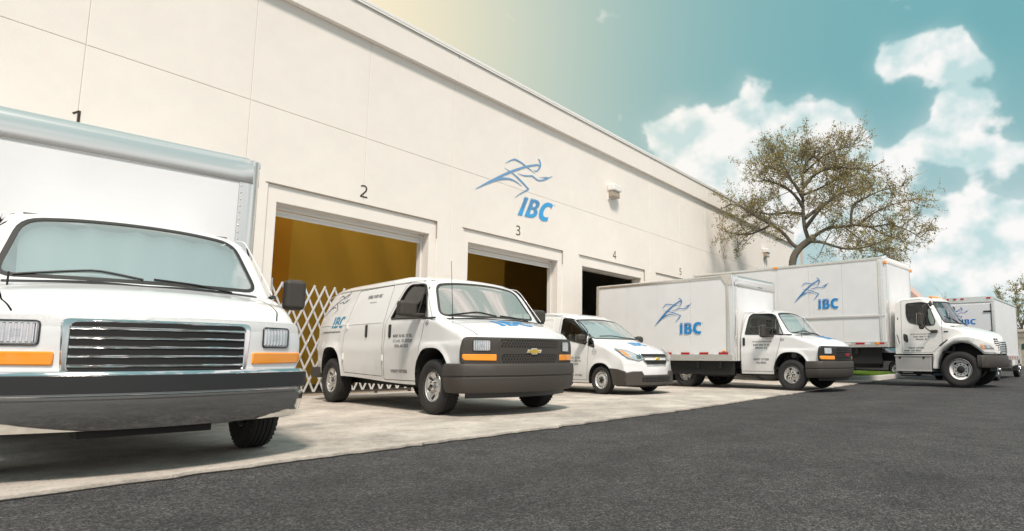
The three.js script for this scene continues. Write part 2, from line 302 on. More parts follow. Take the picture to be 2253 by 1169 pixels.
function ibc(g, color) {                            // letters in a 600 x 320 field
  g.fillStyle = g.strokeStyle = color; g.lineJoin = 'miter';
  g.beginPath(); g.moveTo(8, 12); g.quadraticCurveTo(18, 160, 4, 308); g.lineTo(88, 308); g.quadraticCurveTo(76, 160, 88, 12); g.closePath(); g.fill();
  g.beginPath(); g.moveTo(130, 12); g.quadraticCurveTo(138, 160, 128, 308); g.lineTo(230, 308); g.bezierCurveTo(300, 308, 344, 272, 344, 222); g.bezierCurveTo(344, 185, 322, 160, 290, 150); g.bezierCurveTo(314, 138, 330, 116, 330, 88); g.bezierCurveTo(330, 38, 296, 10, 232, 8); g.closePath();
  g.moveTo(206, 64); g.bezierCurveTo(250, 58, 262, 76, 262, 96); g.bezierCurveTo(262, 120, 246, 132, 206, 130); g.closePath(); g.moveTo(206, 178); g.bezierCurveTo(254, 174, 270, 192, 270, 216); g.bezierCurveTo(270, 244, 250, 258, 206, 254); g.closePath(); g.fill('evenodd');
  g.beginPath(); g.moveTo(588, 26); g.bezierCurveTo(450, -34, 366, 46, 366, 160); g.bezierCurveTo(366, 280, 450, 346, 580, 300); g.lineTo(574, 236); g.bezierCurveTo(500, 268, 446, 236, 446, 158); g.bezierCurveTo(446, 84, 496, 46, 556, 76); g.lineTo(570, 104); g.closePath(); g.fill();
}
const logoTex = {}; 
function logoMats(key, cRun, cIbc) { return logoTex[key] ??= [inkMat(canvasTex(930, 720, g => runner(g, cRun))), inkMat(canvasTex(640, 320, g => { ibc(g, cIbc); g.strokeStyle = '#9aa4aa'; g.lineWidth = 4; g.beginPath(); g.arc(616, 28, 12, 0, 7); g.stroke(); }))]; }
// a printed sheet on the surface map(a, b) -> point: p00, p10, p01 are its lower left, lower right and upper left corners
function decal(name, mat, map, p00, p10, p01, parent, nx = 8, ny = 6) {
  const g = new THREE.PlaneGeometry(1, 1, nx, ny), p = g.attributes.position;
  for (let i = 0; i < p.count; i++) { const s = p.getX(i) + 0.5, t = p.getY(i) + 0.5; p.setXYZ(i, ...map(p00[0] + (p10[0] - p00[0]) * s + (p01[0] - p00[0]) * t, p00[1] + (p10[1] - p00[1]) * s + (p01[1] - p00[1]) * t)); }
  g.computeVertexNormals(); const m = part(name, g, mat, parent); m.castShadow = false; return m;
}
// the figure and the letters, fitted to three measured points: tail, hand and head of the figure; lower left, lower right and upper left of the letters
function logo(key, cols, map, tail, hand, head, i00, i10, i01, parent, nx) {
  const [mr, mi] = logoMats(key, ...cols), S = [[22 / 930, 1 - 705 / 720], [915 / 930, 1 - 160 / 720], [620 / 930, 1 - 26 / 720]];
  const det = (S[1][0] - S[0][0]) * (S[2][1] - S[0][1]) - (S[2][0] - S[0][0]) * (S[1][1] - S[0][1]), ex = [0, 1].map(k => ((hand[k] - tail[k]) * (S[2][1] - S[0][1]) - (head[k] - tail[k]) * (S[1][1] - S[0][1])) / det), ey = [0, 1].map(k => ((head[k] - tail[k]) * (S[1][0] - S[0][0]) - (hand[k] - tail[k]) * (S[2][0] - S[0][0])) / det);
  const o = [0, 1].map(k => tail[k] - ex[k] * S[0][0] - ey[k] * S[0][1]), add = (a, b) => [a[0] + b[0], a[1] + b[1]];
  decal('runner_emblem', mr, map, o, add(o, ex), add(o, ey), parent, nx, nx);
  const w = 640 / 600, q = [i00[0] + (i10[0] - i00[0]) * w, i00[1] + (i10[1] - i00[1]) * w];
  decal('lettering', mi, map, i00, q, i01, parent, nx, nx);
}
// ---------------------------------------------------------------- ground: asphalt, concrete apron, kerb island
function sheet(xs, zs, dy, uvs = 1, tint = () => [1, 1, 1]) {
  const P = [], C = [], U = [], I = [];
  zs.forEach(z => xs.forEach(x => { P.push(x, ground(clamp(x, -60, 120), clamp(z, -60, 80)) + dy, z); C.push(...tint(x, z)); U.push(x * uvs, -z * uvs); }));
  const n = xs.length; for (let j = 0; j < zs.length - 1; j++) for (let i = 0; i < n - 1; i++) { const a = j * n + i; I.push(a, a + n, a + 1, a + 1, a + n, a + n + 1); }
  const g = new THREE.BufferGeometry(); g.setAttribute('position', new THREE.Float32BufferAttribute(P, 3)); g.setAttribute('color', new THREE.Float32BufferAttribute(C, 3)); g.setAttribute('uv', new THREE.Float32BufferAttribute(U, 2)); g.setIndex(I); g.computeVertexNormals(); return g;
}
const steps = (...s) => { const o = []; for (let i = 0; i < s.length - 2; i += 2) { const n = Math.max(1, Math.round((s[i + 2] - s[i]) / s[i + 1])); for (let k = 0; k < n; k++) o.push(lerp(s[i], s[i + 2], k / n)); } o.push(s[s.length - 1]); return o; };
const grey = (x, z) => { const v = 1.02 + 0.5 * fbm(x * 0.16, 3, z * 0.5, 4) + 0.35 * fbm(x * 0.9, 8, z * 1.6, 4) - 0.22 * sstep(0.12, 0.35, fbm(x * 0.25 + 9, 6, z * 1.1, 3)); return [v * (1 + 0.05 * fbm(x * .3, 1, z * .3, 2)), v, v]; };
struct('asphalt_yard', sheet(steps(-300, 40, -10, 0.4, 34, 1.5, 70, 30, 400), steps(-300, 40, -20, 4, 5.5, 0.4, 20, 4, 40, 40, 200), -0.03, 1, grey), M.asphalt);
const EDGE = [[-9, 6.3], [2.82, 7.03], [4.87, 7.2], [9.11, 7.43], [15.27, 7.44], [22.2, 7.42], [27.4, 7.55]];
const edgeZ = x => { let i = 0; while (i < EDGE.length - 2 && x > EDGE[i + 1][0]) i++; const t = (x - EDGE[i][0]) / (EDGE[i + 1][0] - EDGE[i][0]); return lerp(EDGE[i][1], EDGE[i + 1][1], t); };
{
  // the apron: a grid whose front row follows the ragged edge, with a broken lip down to the asphalt
  const xs = steps(-9, 0.3, 2, 0.06, 12, 0.12, 27.4), rag = xs.map(x => edgeZ(x) + 0.06 * fbm(x * 1.3, 4, 0, 3) + 0.20 * fbm(x * 4.3, 1, 0, 4) * (0.4 + 1.2 * sstep(-0.2, 0.3, fbm(x * 0.6, 2, 5, 2)))), K = 16, P = [], C = [], U = [], I = [];
  const tone = (x, z) => { const v = 1.03 + 0.55 * fbm(x * 0.35 + 9, 2, z * 0.9, 4) + 0.40 * fbm(x * 1.7, 5, z * 3.2, 4), d = 1 - 0.22 * sstep(0.05, 0.3, fbm(x * 0.5 + 3, 7, z * 0.5, 3)), w = 1.0; return [v * d * w * 1.02, v * d * w * 0.975, v * d * w * 0.93]; };
  xs.forEach((x, i) => { for (let k = 0; k <= K; k++) { const z = lerp(-0.4, rag[i], 1 - Math.pow(1 - k / K, 1.4)); P.push(x, ground(x, z) + (k === K ? -0.004 : 0), z); C.push(...tone(x, z)); U.push(x, -z); } P.push(x, ground(x, rag[i]) - 0.05, rag[i] + 0.006); C.push(0.45, 0.42, 0.38); U.push(x, -rag[i] - 0.06); });
  const m = K + 2; for (let i = 0; i < xs.length - 1; i++) for (let k = 0; k < m - 1; k++) { const a = i * m + k; I.push(a, a + 1, a + m, a + m, a + 1, a + m + 1); }
  let g = new THREE.BufferGeometry(); g.setAttribute('position', new THREE.Float32BufferAttribute(P, 3)); g.setAttribute('color', new THREE.Float32BufferAttribute(C, 3)); g.setAttribute('uv', new THREE.Float32BufferAttribute(U, 2)); g.setIndex(I); g = toCreasedNormals(g.toNonIndexed(), 0.7);
  const ap = struct('concrete_apron', g, M.concrete);
  // dark raw joint between slab and asphalt
  const J = [], jt = x => edgeZ(x) + 0.05 * fbm(x * 1.9, 4, 0, 3);
  for (let i = 0; i < xs.length - 1; i++) { const a = xs[i], b = xs[i + 1], wa = 0.05 + 0.035 * fbm(a * 6, 9, 2, 3), wb = 0.05 + 0.035 * fbm(b * 6, 9, 2, 3), q = (x, z) => [x, ground(x, z) - 0.026, z]; const p0 = q(a, rag[i] - 0.04), p1 = q(b, rag[i + 1] - 0.04), p2 = q(b, rag[i + 1] + wb), p3 = q(a, rag[i] + wa); J.push(...p0, ...p3, ...p1, ...p1, ...p3, ...p2); }
  part('edge_joint', fromTris(J, 0), std([0.012, 0.011, 0.011], 0.95), ap);
}
{
  // kerbed island: rounded kerb ring with grass inside
  const out = roundPoly([[22.4, 7.35], [27.5, 7.62], [28.2, 1.5], [22.6, 1.5]], 1.1, 8), mid = offsetPoly(ccw(out), -0.09), inn = offsetPoly(ccw(out), -0.17);
  const up = (x, z, h) => [x, ground(x, z) + h, z];
  struct('kerb', slab(out, up, -0.05, 0.15, { bevel: 0.035, seg: 0.5, holes: [inn], crease: 0.9, uv: 1 }), M.kerb);
  const lawn = struct('grass_island', slab(inn, (x, z, h) => up(x, z, h + 0.03 * fbm(x, 1, z, 3) + 0.07 * clamp(1.3 - Math.hypot((x - 25.2) / 2.4, (z - 4.4) / 2.8), 0, 1)), -0.05, 0.13, { seg: 0.25, bevel: 0.02 }), std([0.05, 0.07, 0.015], 1));
  const blade = new THREE.BufferGeometry(); blade.setAttribute('position', new THREE.Float32BufferAttribute([-0.006, 0, 0, 0.006, 0, 0, 0.01, 0.09, 0.02], 3)); blade.computeVertexNormals();
  const N = 26000, im = new THREE.InstancedMesh(blade, new THREE.MeshStandardMaterial({ color: 0xffffff, roughness: 0.9 }), N), q = new THREE.Object3D();
  const inside = (x, z) => { let c = false; for (let i = 0, j = inn.length - 1; i < inn.length; j = i++) if ((inn[i][1] > z) !== (inn[j][1] > z) && x < (inn[j][0] - inn[i][0]) * (z - inn[i][1]) / (inn[j][1] - inn[i][1]) + inn[i][0]) c = !c; return c; };
  for (let i = 0; i < N; i++) { let x, z; do { x = rr(22.4, 28.2); z = rr(4.2, 7.6); } while (!inside(x, z)); q.position.set(x, ground(x, z) + 0.12 + 0.07 * clamp(1.3 - Math.hypot((x - 25.2) / 2.4, (z - 4.4) / 2.8), 0, 1), z); q.rotation.set(rr(-.5, .5), rr(0, 6.3), rr(-.5, .5)); q.scale.setScalar(rr(0.6, 1.3)); q.updateMatrix(); im.setMatrixAt(i, q.matrix); const t = rr(0.7, 1.2); im.setColorAt(i, rgb(0.16 * t, 0.27 * t, 0.03)); }
  im.name = 'grass_blades'; im.userData.kind = 'stuff'; lawn.add(im);
}

// ---------------------------------------------------------------- the warehouse
const BAY = 4.745, C2 = 7.786, bay = k => C2 + (k - 2) * BAY, FL = 0.32;              // dock k's centre; sill height
{
  const wh = thing('warehouse', 'long cream stucco warehouse with numbered dock doors and a projecting parapet band', 'warehouse');
  const wall = (x, y, h) => [x, y, h], P = (n, g, m, p = wh, l) => part(n, g, m, p, l);
  const OH = 4.035, HW = 1.765, SW = 1.955, SH = 4.375, TOP = 8.13, JY = 5.875, g = 0.004;
  // tilt-up wall panels: half a bay each, two rows, with open joints between them
  for (let k = 0; k <= 8; k++) {
    const c = bay(k), l = c - BAY / 2, r = c + BAY / 2, door = k >= 1 && k <= 6;
    for (const [a, b] of [[l, c], [c, r]]) {
      P('wall_panel', slab(rect(a + g, Math.min(b - g, 36.5), JY + g, TOP), wall, -0.22, 0, { bevel: 0.006 }), M.stucco);
      const s = a === c ? 1 : -1, out = s > 0 ? b - g : a + g, inn = c + s * g;
      P('wall_panel', slab(door ? [[inn, JY - g], [out, JY - g], [out, -0.3], [c + s * SW, -0.3], [c + s * SW, SH], [inn, SH]] : rect(Math.min(inn, out), Math.max(inn, out), -0.3, JY - g), wall, -0.22, 0, { bevel: 0.006 }), M.stucco);
    }
    P('joint_sealant', [bx(c - 0.02, c + 0.02, door ? SH : -.3, TOP, -0.2, -0.009, 0), bx(r - 0.02, r + 0.02, -0.3, TOP, -0.2, -0.009, 0)], std([0.62, 0.57, 0.50], 0.9));
    P('joint_sealant', [bx(l, Math.min(r, 36.5), JY - 0.02, JY + 0.02, -0.2, -0.011, 0)], std([0.46, 0.40, 0.33], 0.9));
    P('parapet_band', slab(rect(l + 0.004, Math.min(r - 0.004, 36.5), TOP, 8.88), wall, -0.25, 0.13, { bevel: 0.006, back: false }), M.stucco);
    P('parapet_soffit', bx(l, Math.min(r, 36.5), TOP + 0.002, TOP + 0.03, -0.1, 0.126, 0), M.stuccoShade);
    P('coping', [bx(l + .002, Math.min(r - .002, 36.52), 8.885, 8.965, -0.32, 0.175, 0.012), bx(l + .002, Math.min(r - .002, 36.52), 8.84, 8.885, 0.155, 0.168, 0.003)], M.whitePaint);
    if (door) {
      // recessed surround of the opening, jambs and lintel
      P('door_surround', slab([[c - SW, -0.3], [c - SW, SH], [c + SW, SH], [c + SW, -0.3], [c + HW, -0.3], [c + HW, OH], [c - HW, OH], [c - HW, -0.3]].reverse(), wall, -0.26, -0.032, { bevel: 0.01 }), M.stucco);
      P('lintel_dark_line', [bx(c - SW - 0.05, c + SW, SH - 0.005, SH + 0.014, -0.02, 0.012, 0.003), bx(c + SW - 0.008, c + SW + 0.006, SH - 0.42, SH, -0.02, 0.010, 0.003)], std([0.34, 0.29, 0.23], 0.8));  // darker strips along the top and right edge of the surround
      const open = k <= 4;
      // the rolled-up door: bottom slats hang below the lintel in a white guide frame
      const rd = P('roller_door', [bx(c - HW + 0.02, c + HW - 0.02, OH - 0.02, OH + 0.42, -0.62, -0.24, 0.1)], M.whitePaint);
      if (open) [[0.0, 0.075, -0.30], [0.08, 0.075, -0.33], [0.16, 0.05, -0.31]].forEach(([d, h, z]) => k < 4 && P('slat', bx(c - HW + 0.03, c + HW - 0.03, OH - d - h, OH - d, z - 0.02, z, 0.008), M.whitePaint, rd));
      else for (let y = FL; y < OH; y += 0.14) P('slat', bx(c - HW + 0.03, c + HW - 0.03, y, Math.min(y + 0.134, OH), -0.33, -0.30, 0.012), M.whitePaint, rd);
      for (const s of [-1, 1]) P('guide_rail', [bx(c + s * HW - 0.05, c + s * HW + 0.05, -0.2, OH, -0.42, -0.27, 0.01)], M.whitePaint, wh);
      P('door_sill', bx(c - HW - 0.05, c + HW + 0.05, ground(c, 0) - .2, ground(c, 0) + 0.012, -0.6, 0.04, 0.004), M.kerb);
    }
  }
  // shell behind: end wall, roof, floor, inner walls
  const L = bay(0) - BAY / 2, R = 36.5, B = -26;
  P('end_wall', [bx(R - 0.25, R - 0.003, -0.6, 8.88, B, -0.23, 0)], M.stucco); P('end_wall', [bx(L, L + 0.25, -0.6, 8.88, B, -0.23, 0)], M.stucco);
  const ax = bay(2) - 2.6, bx1 = bay(3) + 1.7, az0 = -6.8, az1 = -2.2;
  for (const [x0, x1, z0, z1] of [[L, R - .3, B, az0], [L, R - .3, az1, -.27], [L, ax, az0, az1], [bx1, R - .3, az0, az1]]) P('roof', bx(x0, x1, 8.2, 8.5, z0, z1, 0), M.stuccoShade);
  for (let x = ax; x < bx1 - 0.1; x += (bx1 - ax) / 6) P('added_skylight', bx(x + 0.03, x + (bx1 - ax) / 6 - 0.03, 8.3, 8.34, az0 + .01, az1 - .01, 0.005), phys([0.95, 0.93, 0.88], 1, { transmission: 0.9, thickness: 0 }));  // roof opening and panels added out of sight to brighten the docks
  P('back_wall', [bx(L, R - .3, -0.6, 8.19, B - 0.25, B, 0)], M.hazeGold);
  P('floor_slab', [bx(L + .3, R - .3, -0.5, FL - 0.03, B, -0.61, 0)], std([0.36, 0.30, 0.22], 0.7));
  P('inner_wall', bx(bay(2) - HW - 0.9, bay(2) - HW - 0.75, FL - .03, 7.6, -7.2, -0.7, 0), M.hazeGold); P('inner_wall', bx(bay(2) - HW - 0.75, bay(2) + 1.75, FL - .03, 7.6, -7.35, -7.2, 0), M.hazeGold);
  P('inner_wall', bx(bay(2) + 1.6, bay(2) + 1.75, FL - .03, 7.6, -7.2, -5.9, 0), M.hazeGold); P('inner_wall', bx(bay(2) + 1.75, bay(4) + 0.6, FL - .03, 7.6, -6.05, -5.9, 0), M.hazeGold); P('inner_wall', bx(bay(4) + 0.6, bay(6), FL - .03, 7.6, -10.2, -10.05, 0), M.hazeGold);
  // numerals over the docks
  for (let k = 1; k <= 5; k++) { const m = textMat([String(k)], { px: 240, w: 200, color: '#3a2c20', bold: '' }); decal('door_number', m, (x, y) => wall(x, y, 0.006), [bay(k) - 0.16, 4.42], [bay(k) + 0.16, 4.42], [bay(k) - 0.16, 4.90], wh, 1, 1); }
  // wall sign: figure and letters
  const sg = thing('wall_sign', 'blue runner emblem with slanted IBC letters high on the warehouse wall', 'sign');
  logo('wall', ['#6f9cc4', '#3f9fd8'], (x, y) => wall(x, y, 0.012), [10.913, 5.484], [13.968, 6.634], [13.36, 7.0], [12.47, 5.09], [13.78, 5.14], [12.75, 5.73], sg, 2);
  // wall lamps
  for (const [i, x, y] of [[0, 17.08, 6.72], [1, 31.63, 6.72]]) {
    const l = thing('wall_lamp', i ? 'small white wall light far along the warehouse, seen beside the tree' : 'white boxy wall light on the warehouse between the blue sign and the long trucks', 'wall lamp', null, [x, y, 0]);
    part('housing', [box(0.50, 0.24, 0.30, 0, 0.26, 0.155, 0.05), box(0.42, 0.52, 0.04, 0, 0.10, 0.021, 0.01)], M.whitePaint, l); part('lens', [box(0.44, 0.24, 0.22, 0, 0.03, 0.14, 0.05)], phys([0.34, 0.27, 0.19], 0.12, { clearcoat: 1 }), l);
    if (i) part('conduit', [cyl([0, -0.15, 0.03], [0, -0.9, 0.03], 0.025)], M.whitePaint, l);
  }
  const pole = thing('antenna_mast', 'thin mast standing on the warehouse roof edge', 'antenna', null, [11.0, 8.5, -0.6]);
  part('mast', [cyl([0, 0, 0], [0, 1.15, 0], 0.022, 0.016), cyl([0, 0.3, 0], [0.1, 0.3, 0.1], .012)], std([0.62, 0.56, 0.44], 0.6), pole);
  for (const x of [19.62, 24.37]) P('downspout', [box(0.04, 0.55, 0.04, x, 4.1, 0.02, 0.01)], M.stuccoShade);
}
// folding lattice gate across dock 2
{
  const c = bay(2), a = c - 1.7, b = c + 1.7, y0 = ground(c, -0.2) + 0.03, H = 2.2, run = 0.96, pitch = 0.212;
  const gate = thing('folding_gate', 'white folding lattice gate across the dock door behind the cargo van', 'gate', null, [0, 0, -0.17]);
  const bar = (x0, yy0, x1, yy1, z) => { const L = Math.hypot(x1 - x0, yy1 - yy0), g = new RoundedBoxGeometry(0.038, L, 0.012, 1, 0.004); g.rotateZ(-Math.atan2(x1 - x0, yy1 - yy0)); g.translate((x0 + x1) / 2, (yy0 + yy1) / 2, z); return g; };
  for (const s of [1, -1]) for (let x = a - run; x < b + run; x += pitch) {
    let p = [x, y0 + 0.06], q = [x + s * run, y0 + H]; const cut = X => { const t = (X - p[0]) / (q[0] - p[0]); return [X, lerp(p[1], q[1], t)]; };
    const lo = Math.min(p[0], q[0]), hi = Math.max(p[0], q[0]); if (hi <= a + 0.05 || lo >= b - 0.05) continue;
    const e = []; for (const u of [p, q]) e.push(u[0] < a ? cut(a) : u[0] > b ? cut(b) : u);
    part('bar', bar(...e[0], ...e[1], s * 0.009), M.whiteSteel, gate);
  }
  for (const x of [a, b]) part('post', box(0.05, H + 0.12, 0.04, x, y0 + H / 2, 0, 0.008), M.whiteSteel, gate);
  for (let x = a + pitch * 3; x < b; x += pitch * 4) part('caster', [cyl([x, y0 - 0.01, -0.012], [x, y0 - 0.01, 0.012], 0.035)], M.frame, gate);
}
// bollards on the piers between the docks
for (const [k, l] of [[3, 'short yellow bollard by the wall behind the small white van'], [4, 'yellow bollard by the wall under the nearer box truck']]) {
  const x = bay(k) + BAY / 2 + (k === 3 ? 0.12 : 0.1), b = thing('bollard', l, 'bollard', null, [x, ground(x, 0.3), 0.32]);
  part('post', [cyl([0, -0.1, 0], [0, 0.95, 0], 0.085, 0.085, 20), new THREE.SphereGeometry(0.085, 20, 8, 0, 6.3, 0, 1.6).translate(0, 0.95, 0)], M.yellow, b); part('band', [cyl([0, 0.2, 0], [0, 0.32, 0], 0.088, 0.088, 20)], M.redTape, b);
}
// ---------------------------------------------------------------- vehicle kit: local axes x forward, y up, z to the vehicle's right
function place(o, x, z, yaw, dy = 0) {
  const F = V(Math.sin(yaw), GX * Math.sin(yaw) + GZ * Math.cos(yaw), Math.cos(yaw)).normalize(), S0 = V(-Math.cos(yaw), -GX * Math.cos(yaw) + GZ * Math.sin(yaw), Math.sin(yaw)).normalize(), U = S0.clone().cross(F).normalize(), S = F.clone().cross(U);
  o.quaternion.setFromRotationMatrix(new THREE.Matrix4().makeBasis(F, U, S)); o.position.set(x, ground(x, z) + dy, z);
}
function polyline(pts, step) { const o = []; for (let i = 0; i < pts.length - 1; i++) { const a = pts[i], b = pts[i + 1], n = Math.max(1, Math.round(Math.hypot(b[0] - a[0], b[1] - a[1]) / step)); for (let k = 0; k < n; k++) o.push([lerp(a[0], b[0], k / n), lerp(a[1], b[1], k / n)]); } o.push(pts[pts.length - 1]); return o; }
function roundLine(pts, r) { const p = pts.map(q => [...q]); const o = [p[0]]; for (let i = 1; i < p.length - 1; i++) { const a = p[i - 1], c = p[i], b = p[i + 1], rad = c[2] ?? r, da = Math.hypot(a[0] - c[0], a[1] - c[1]), db = Math.hypot(b[0] - c[0], b[1] - c[1]), q = Math.min(rad, da * 0.48, db * 0.48); for (let k = 0; k <= 6; k++) { const t = k / 6, u = 1 - t, A = [c[0] + (a[0] - c[0]) / da * q, c[1] + (a[1] - c[1]) / da * q], B = [c[0] + (b[0] - c[0]) / db * q, c[1] + (b[1] - c[1]) / db * q]; o.push([u * u * A[0] + 2 * u * t * c[0] + t * t * B[0], u * u * A[1] + 2 * u * t * c[1] + t * t * B[1]]); } } o.push(p[p.length - 1]); return o; }
// a body shell: sections across x between the profile above and the sill and wheel arches below
function loft(c) {
  const prof = polyline(roundLine(c.profile, c.round ?? 0.05), 0.035), xs0 = prof[0][0], xs1 = prof[prof.length - 1][0];
  const topAt = x => { if (x <= xs0) return prof[0][1] - (xs0 - x) * 40; if (x >= xs1) return prof[prof.length - 1][1] - (x - xs1) * 40; let a = 0, b = prof.length - 1; while (b - a > 1) { const m = (a + b) >> 1; if (prof[m][0] <= x) a = m; else b = m; } const d = prof[b][0] - prof[a][0]; return d < 1e-9 ? prof[a][1] : lerp(prof[a][1], prof[b][1], (x - prof[a][0]) / d); };
  const shift = (x, z) => { const q = (z / c.zm) ** 2; return x > c.xmid ? c.bowF * q * (c.bowAt ? c.bowAt(x) : 1) : -c.bowR * q; };
  const yTop = (x, z) => topAt(x + shift(x, z)) - c.crown(x) * (z / c.zm) ** 2;
  const side = c.side, bot = x => { let b = c.sill(x); for (const a of c.arches || []) { const d = Math.abs(x - a.x); if (d < a.r) b = Math.max(b, a.y + a.h * Math.sqrt(Math.max(0, 1 - (d / a.r) ** (a.p ?? 2)))); } return b; };
  const X = []; prof.forEach(p => X.push(p[0])); for (const a of c.arches || []) { for (let k = 0; k <= 26; k++) X.push(a.x - a.r * Math.cos(Math.PI * k / 26)); X.push(a.x - a.r - 1e-4, a.x + a.r + 1e-4); }
  if (c.bowF > 0) for (let k = 1; k <= 14; k++) X.push(xs1 - c.bowF * 1.1 * k / 14); if (c.bowR > 0) for (let k = 1; k <= 8; k++) X.push(xs0 + c.bowR * 1.1 * k / 8);
  for (let x = xs0; x < xs1; x += 0.12) X.push(x);
  X.sort((a, b) => a - b); const xs = X.filter((x, i) => !i || x - X[i - 1] > 5e-5);
  const K1 = 18, K2 = 7, K3 = 14, rings = [];
  for (const x of xs) {
    const b = bot(x), ring = []; let z = side(x, topAt(x)), y = yTop(x, z);
    for (let k = 0; k < 14; k++) { y = lerp(y, yTop(x, z), 0.6); z = lerp(z, side(x, Math.max(y, b)), 0.6); }
    if (y <= b + 0.004) { y = b; if (yTop(x, 0) <= b) z = 0; else { let lo = 0, hi = side(x, b); for (let k = 0; k < 30; k++) { const m = (lo + hi) / 2; if (yTop(x, m) > b) lo = m; else hi = m; } z = lo; } }
    const r = Math.max(0, Math.min(c.rc(x), (y - b) * 0.48, z * 0.45)), ya = y - r, za = side(x, ya), zb = Math.max(0, z - r), yb = y <= b + 1e-6 ? Math.max(b, yTop(x, zb)) : yTop(x, zb);
    const sd = (yy) => y <= b + 1e-6 ? z : side(x, yy);
    for (let k = 0; k <= K1; k++) { const yy = lerp(b, ya, k / K1); ring.push([sd(yy), yy]); }
    const q0 = ring[K1]; for (let k = 1; k <= K2; k++) { const t = k / K2, u = 1 - t; ring.push([u * u * q0[0] + 2 * u * t * z + t * t * zb, u * u * q0[1] + 2 * u * t * y + t * t * yb]); }
    for (let k = 1; k <= K3; k++) { const zz = zb * (1 - k / K3); ring.push([zz, Math.max(b, yTop(x, zz))]); }
    rings.push(ring);
  }
  const n = K1 + K2 + K3 + 1, P = [], I = [];
  rings.forEach((ring, i) => { ring.forEach(([z, y]) => P.push(xs[i], y, z)); });
  const off = P.length / 3; rings.forEach((ring, i) => { ring.forEach(([z, y]) => P.push(xs[i], y, -z)); });
  for (let i = 0; i < xs.length - 1; i++) for (let k = 0; k < n - 1; k++) { const a = i * n + k, d = a + n; I.push(a, d + 1, a + 1, a, d, d + 1); const e = a + off, h = d + off; I.push(e, e + 1, h + 1, e, h + 1, h); }
  let g = new THREE.BufferGeometry(); g.setAttribute('position', new THREE.Float32BufferAttribute(P, 3)); g.setIndex(I); g.computeVertexNormals();
  g = g.toNonIndexed(); const p = g.attributes.position.array, nn = g.attributes.normal.array, T = { p: [], n: [] };
  for (let i = 0; i < p.length; i += 9) { const a = V(p[i + 3] - p[i], p[i + 4] - p[i + 1], p[i + 5] - p[i + 2]).cross(V(p[i + 6] - p[i], p[i + 7] - p[i + 1], p[i + 8] - p[i + 2])); if (a.lengthSq() < 1e-14) continue; for (let k = 0; k < 9; k++) { T.p.push(p[i + k]); T.n.push(nn[i + k]); } }
  // the front face: x for a point (z, y), found on the steep end of the profile
  const front = (z, y) => { let k = prof.length - 1; while (k > 0 && prof[k][1] < y) k--; const a = prof[k], b = prof[Math.min(k + 1, prof.length - 1)], x = Math.abs(b[1] - a[1]) < 1e-6 ? a[0] : lerp(a[0], b[0], clamp((y - a[1]) / (b[1] - a[1]), 0, 1)); return x - c.bowF * (z / c.zm) ** 2; };
  return { tris: T, side, yTop, topAt, front, bot };
}
const geoOf = (T, crease = 0) => { const g = new THREE.BufferGeometry(); g.setAttribute('position', new THREE.Float32BufferAttribute(T.p, 3)); g.setAttribute('normal', new THREE.Float32BufferAttribute(T.n, 3)); const u = []; for (let i = 0; i < T.p.length; i += 3) u.push((T.p[i] + T.p[i + 2] * 0.7) / 4, T.p[i + 1] / 3); g.setAttribute('uv', new THREE.Float32BufferAttribute(u, 2)); return g; };
// split triangles by a convex outline seen along one axis: { inn, out }
function cut(T, proj, keep, poly) {
  poly = ccw(poly); const inn = { p: [], n: [] }, out = { p: [], n: [] }, x0 = Math.min(...poly.map(q => q[0])), x1 = Math.max(...poly.map(q => q[0])), y0 = Math.min(...poly.map(q => q[1])), y1 = Math.max(...poly.map(q => q[1]));
  const put = (D, vs) => { for (let k = 1; k < vs.length - 1; k++) for (const v of [vs[0], vs[k], vs[k + 1]]) { D.p.push(v[0], v[1], v[2]); D.n.push(v[3], v[4], v[5]); } };
  for (let i = 0; i < T.p.length; i += 9) {
    const vs = [0, 3, 6].map(k => [T.p[i + k], T.p[i + k + 1], T.p[i + k + 2], T.n[i + k], T.n[i + k + 1], T.n[i + k + 2]]), q = vs.map(proj);
    if (!vs.every(keep) || Math.max(q[0][0], q[1][0], q[2][0]) < x0 || Math.min(q[0][0], q[1][0], q[2][0]) > x1 || Math.max(q[0][1], q[1][1], q[2][1]) < y0 || Math.min(q[0][1], q[1][1], q[2][1]) > y1) { put(out, vs); continue; }
    let rest = vs;
    for (let e = 0; e < poly.length && rest.length > 2; e++) {
      const a = poly[e], b = poly[(e + 1) % poly.length], d = rest.map(v => { const w = proj(v); return (b[0] - a[0]) * (w[1] - a[1]) - (b[1] - a[1]) * (w[0] - a[0]); }), I = [], O = [];
      rest.forEach((v, k) => { const l = (k + 1) % rest.length; (d[k] >= 0 ? I : O).push(v); if ((d[k] >= 0) !== (d[l] >= 0)) { const t = d[k] / (d[k] - d[l]), m = v.map((x, j) => lerp(x, rest[l][j], t)); I.push(m); O.push(m); } });
      if (O.length > 2) put(out, O); rest = I;
    }
    if (rest.length > 2) put(inn, rest);
  }
  return { inn, out };
}
// cut a panel out of a shell, leaving a shut line round it
function panel(T, proj, keep, poly, gap) { poly = ccw(poly); if (!gap) return cut(T, proj, keep, poly); const a = cut(T, proj, keep, offsetPoly(poly, gap)), b = cut(a.inn, proj, keep, poly); return { inn: b.inn, out: a.out }; }
const moved = (T, d) => { const o = { p: T.p.slice(), n: T.n }; for (let i = 0; i < o.p.length; i++) o.p[i] += T.n[i] * d; return o; };
const xy = v => [v[0], v[1]], zy = v => [v[2], v[1]], xz = v => [v[0], v[2]];
const right = zmin => v => v[2] > zmin && Math.abs(v[5]) > 0.3, left = zmin => v => v[2] < -zmin && Math.abs(v[5]) > 0.3;
// closed outline as a thin tube on a map, for seals and trim
const trimLine = (poly, map, r, h = 0.002) => { const q = resample(poly, 0.06).map(p => V(...map(p[0], p[1], h))); return new THREE.TubeGeometry(new THREE.CatmullRomCurve3(q, true), q.length * 2, r, 5, true); };

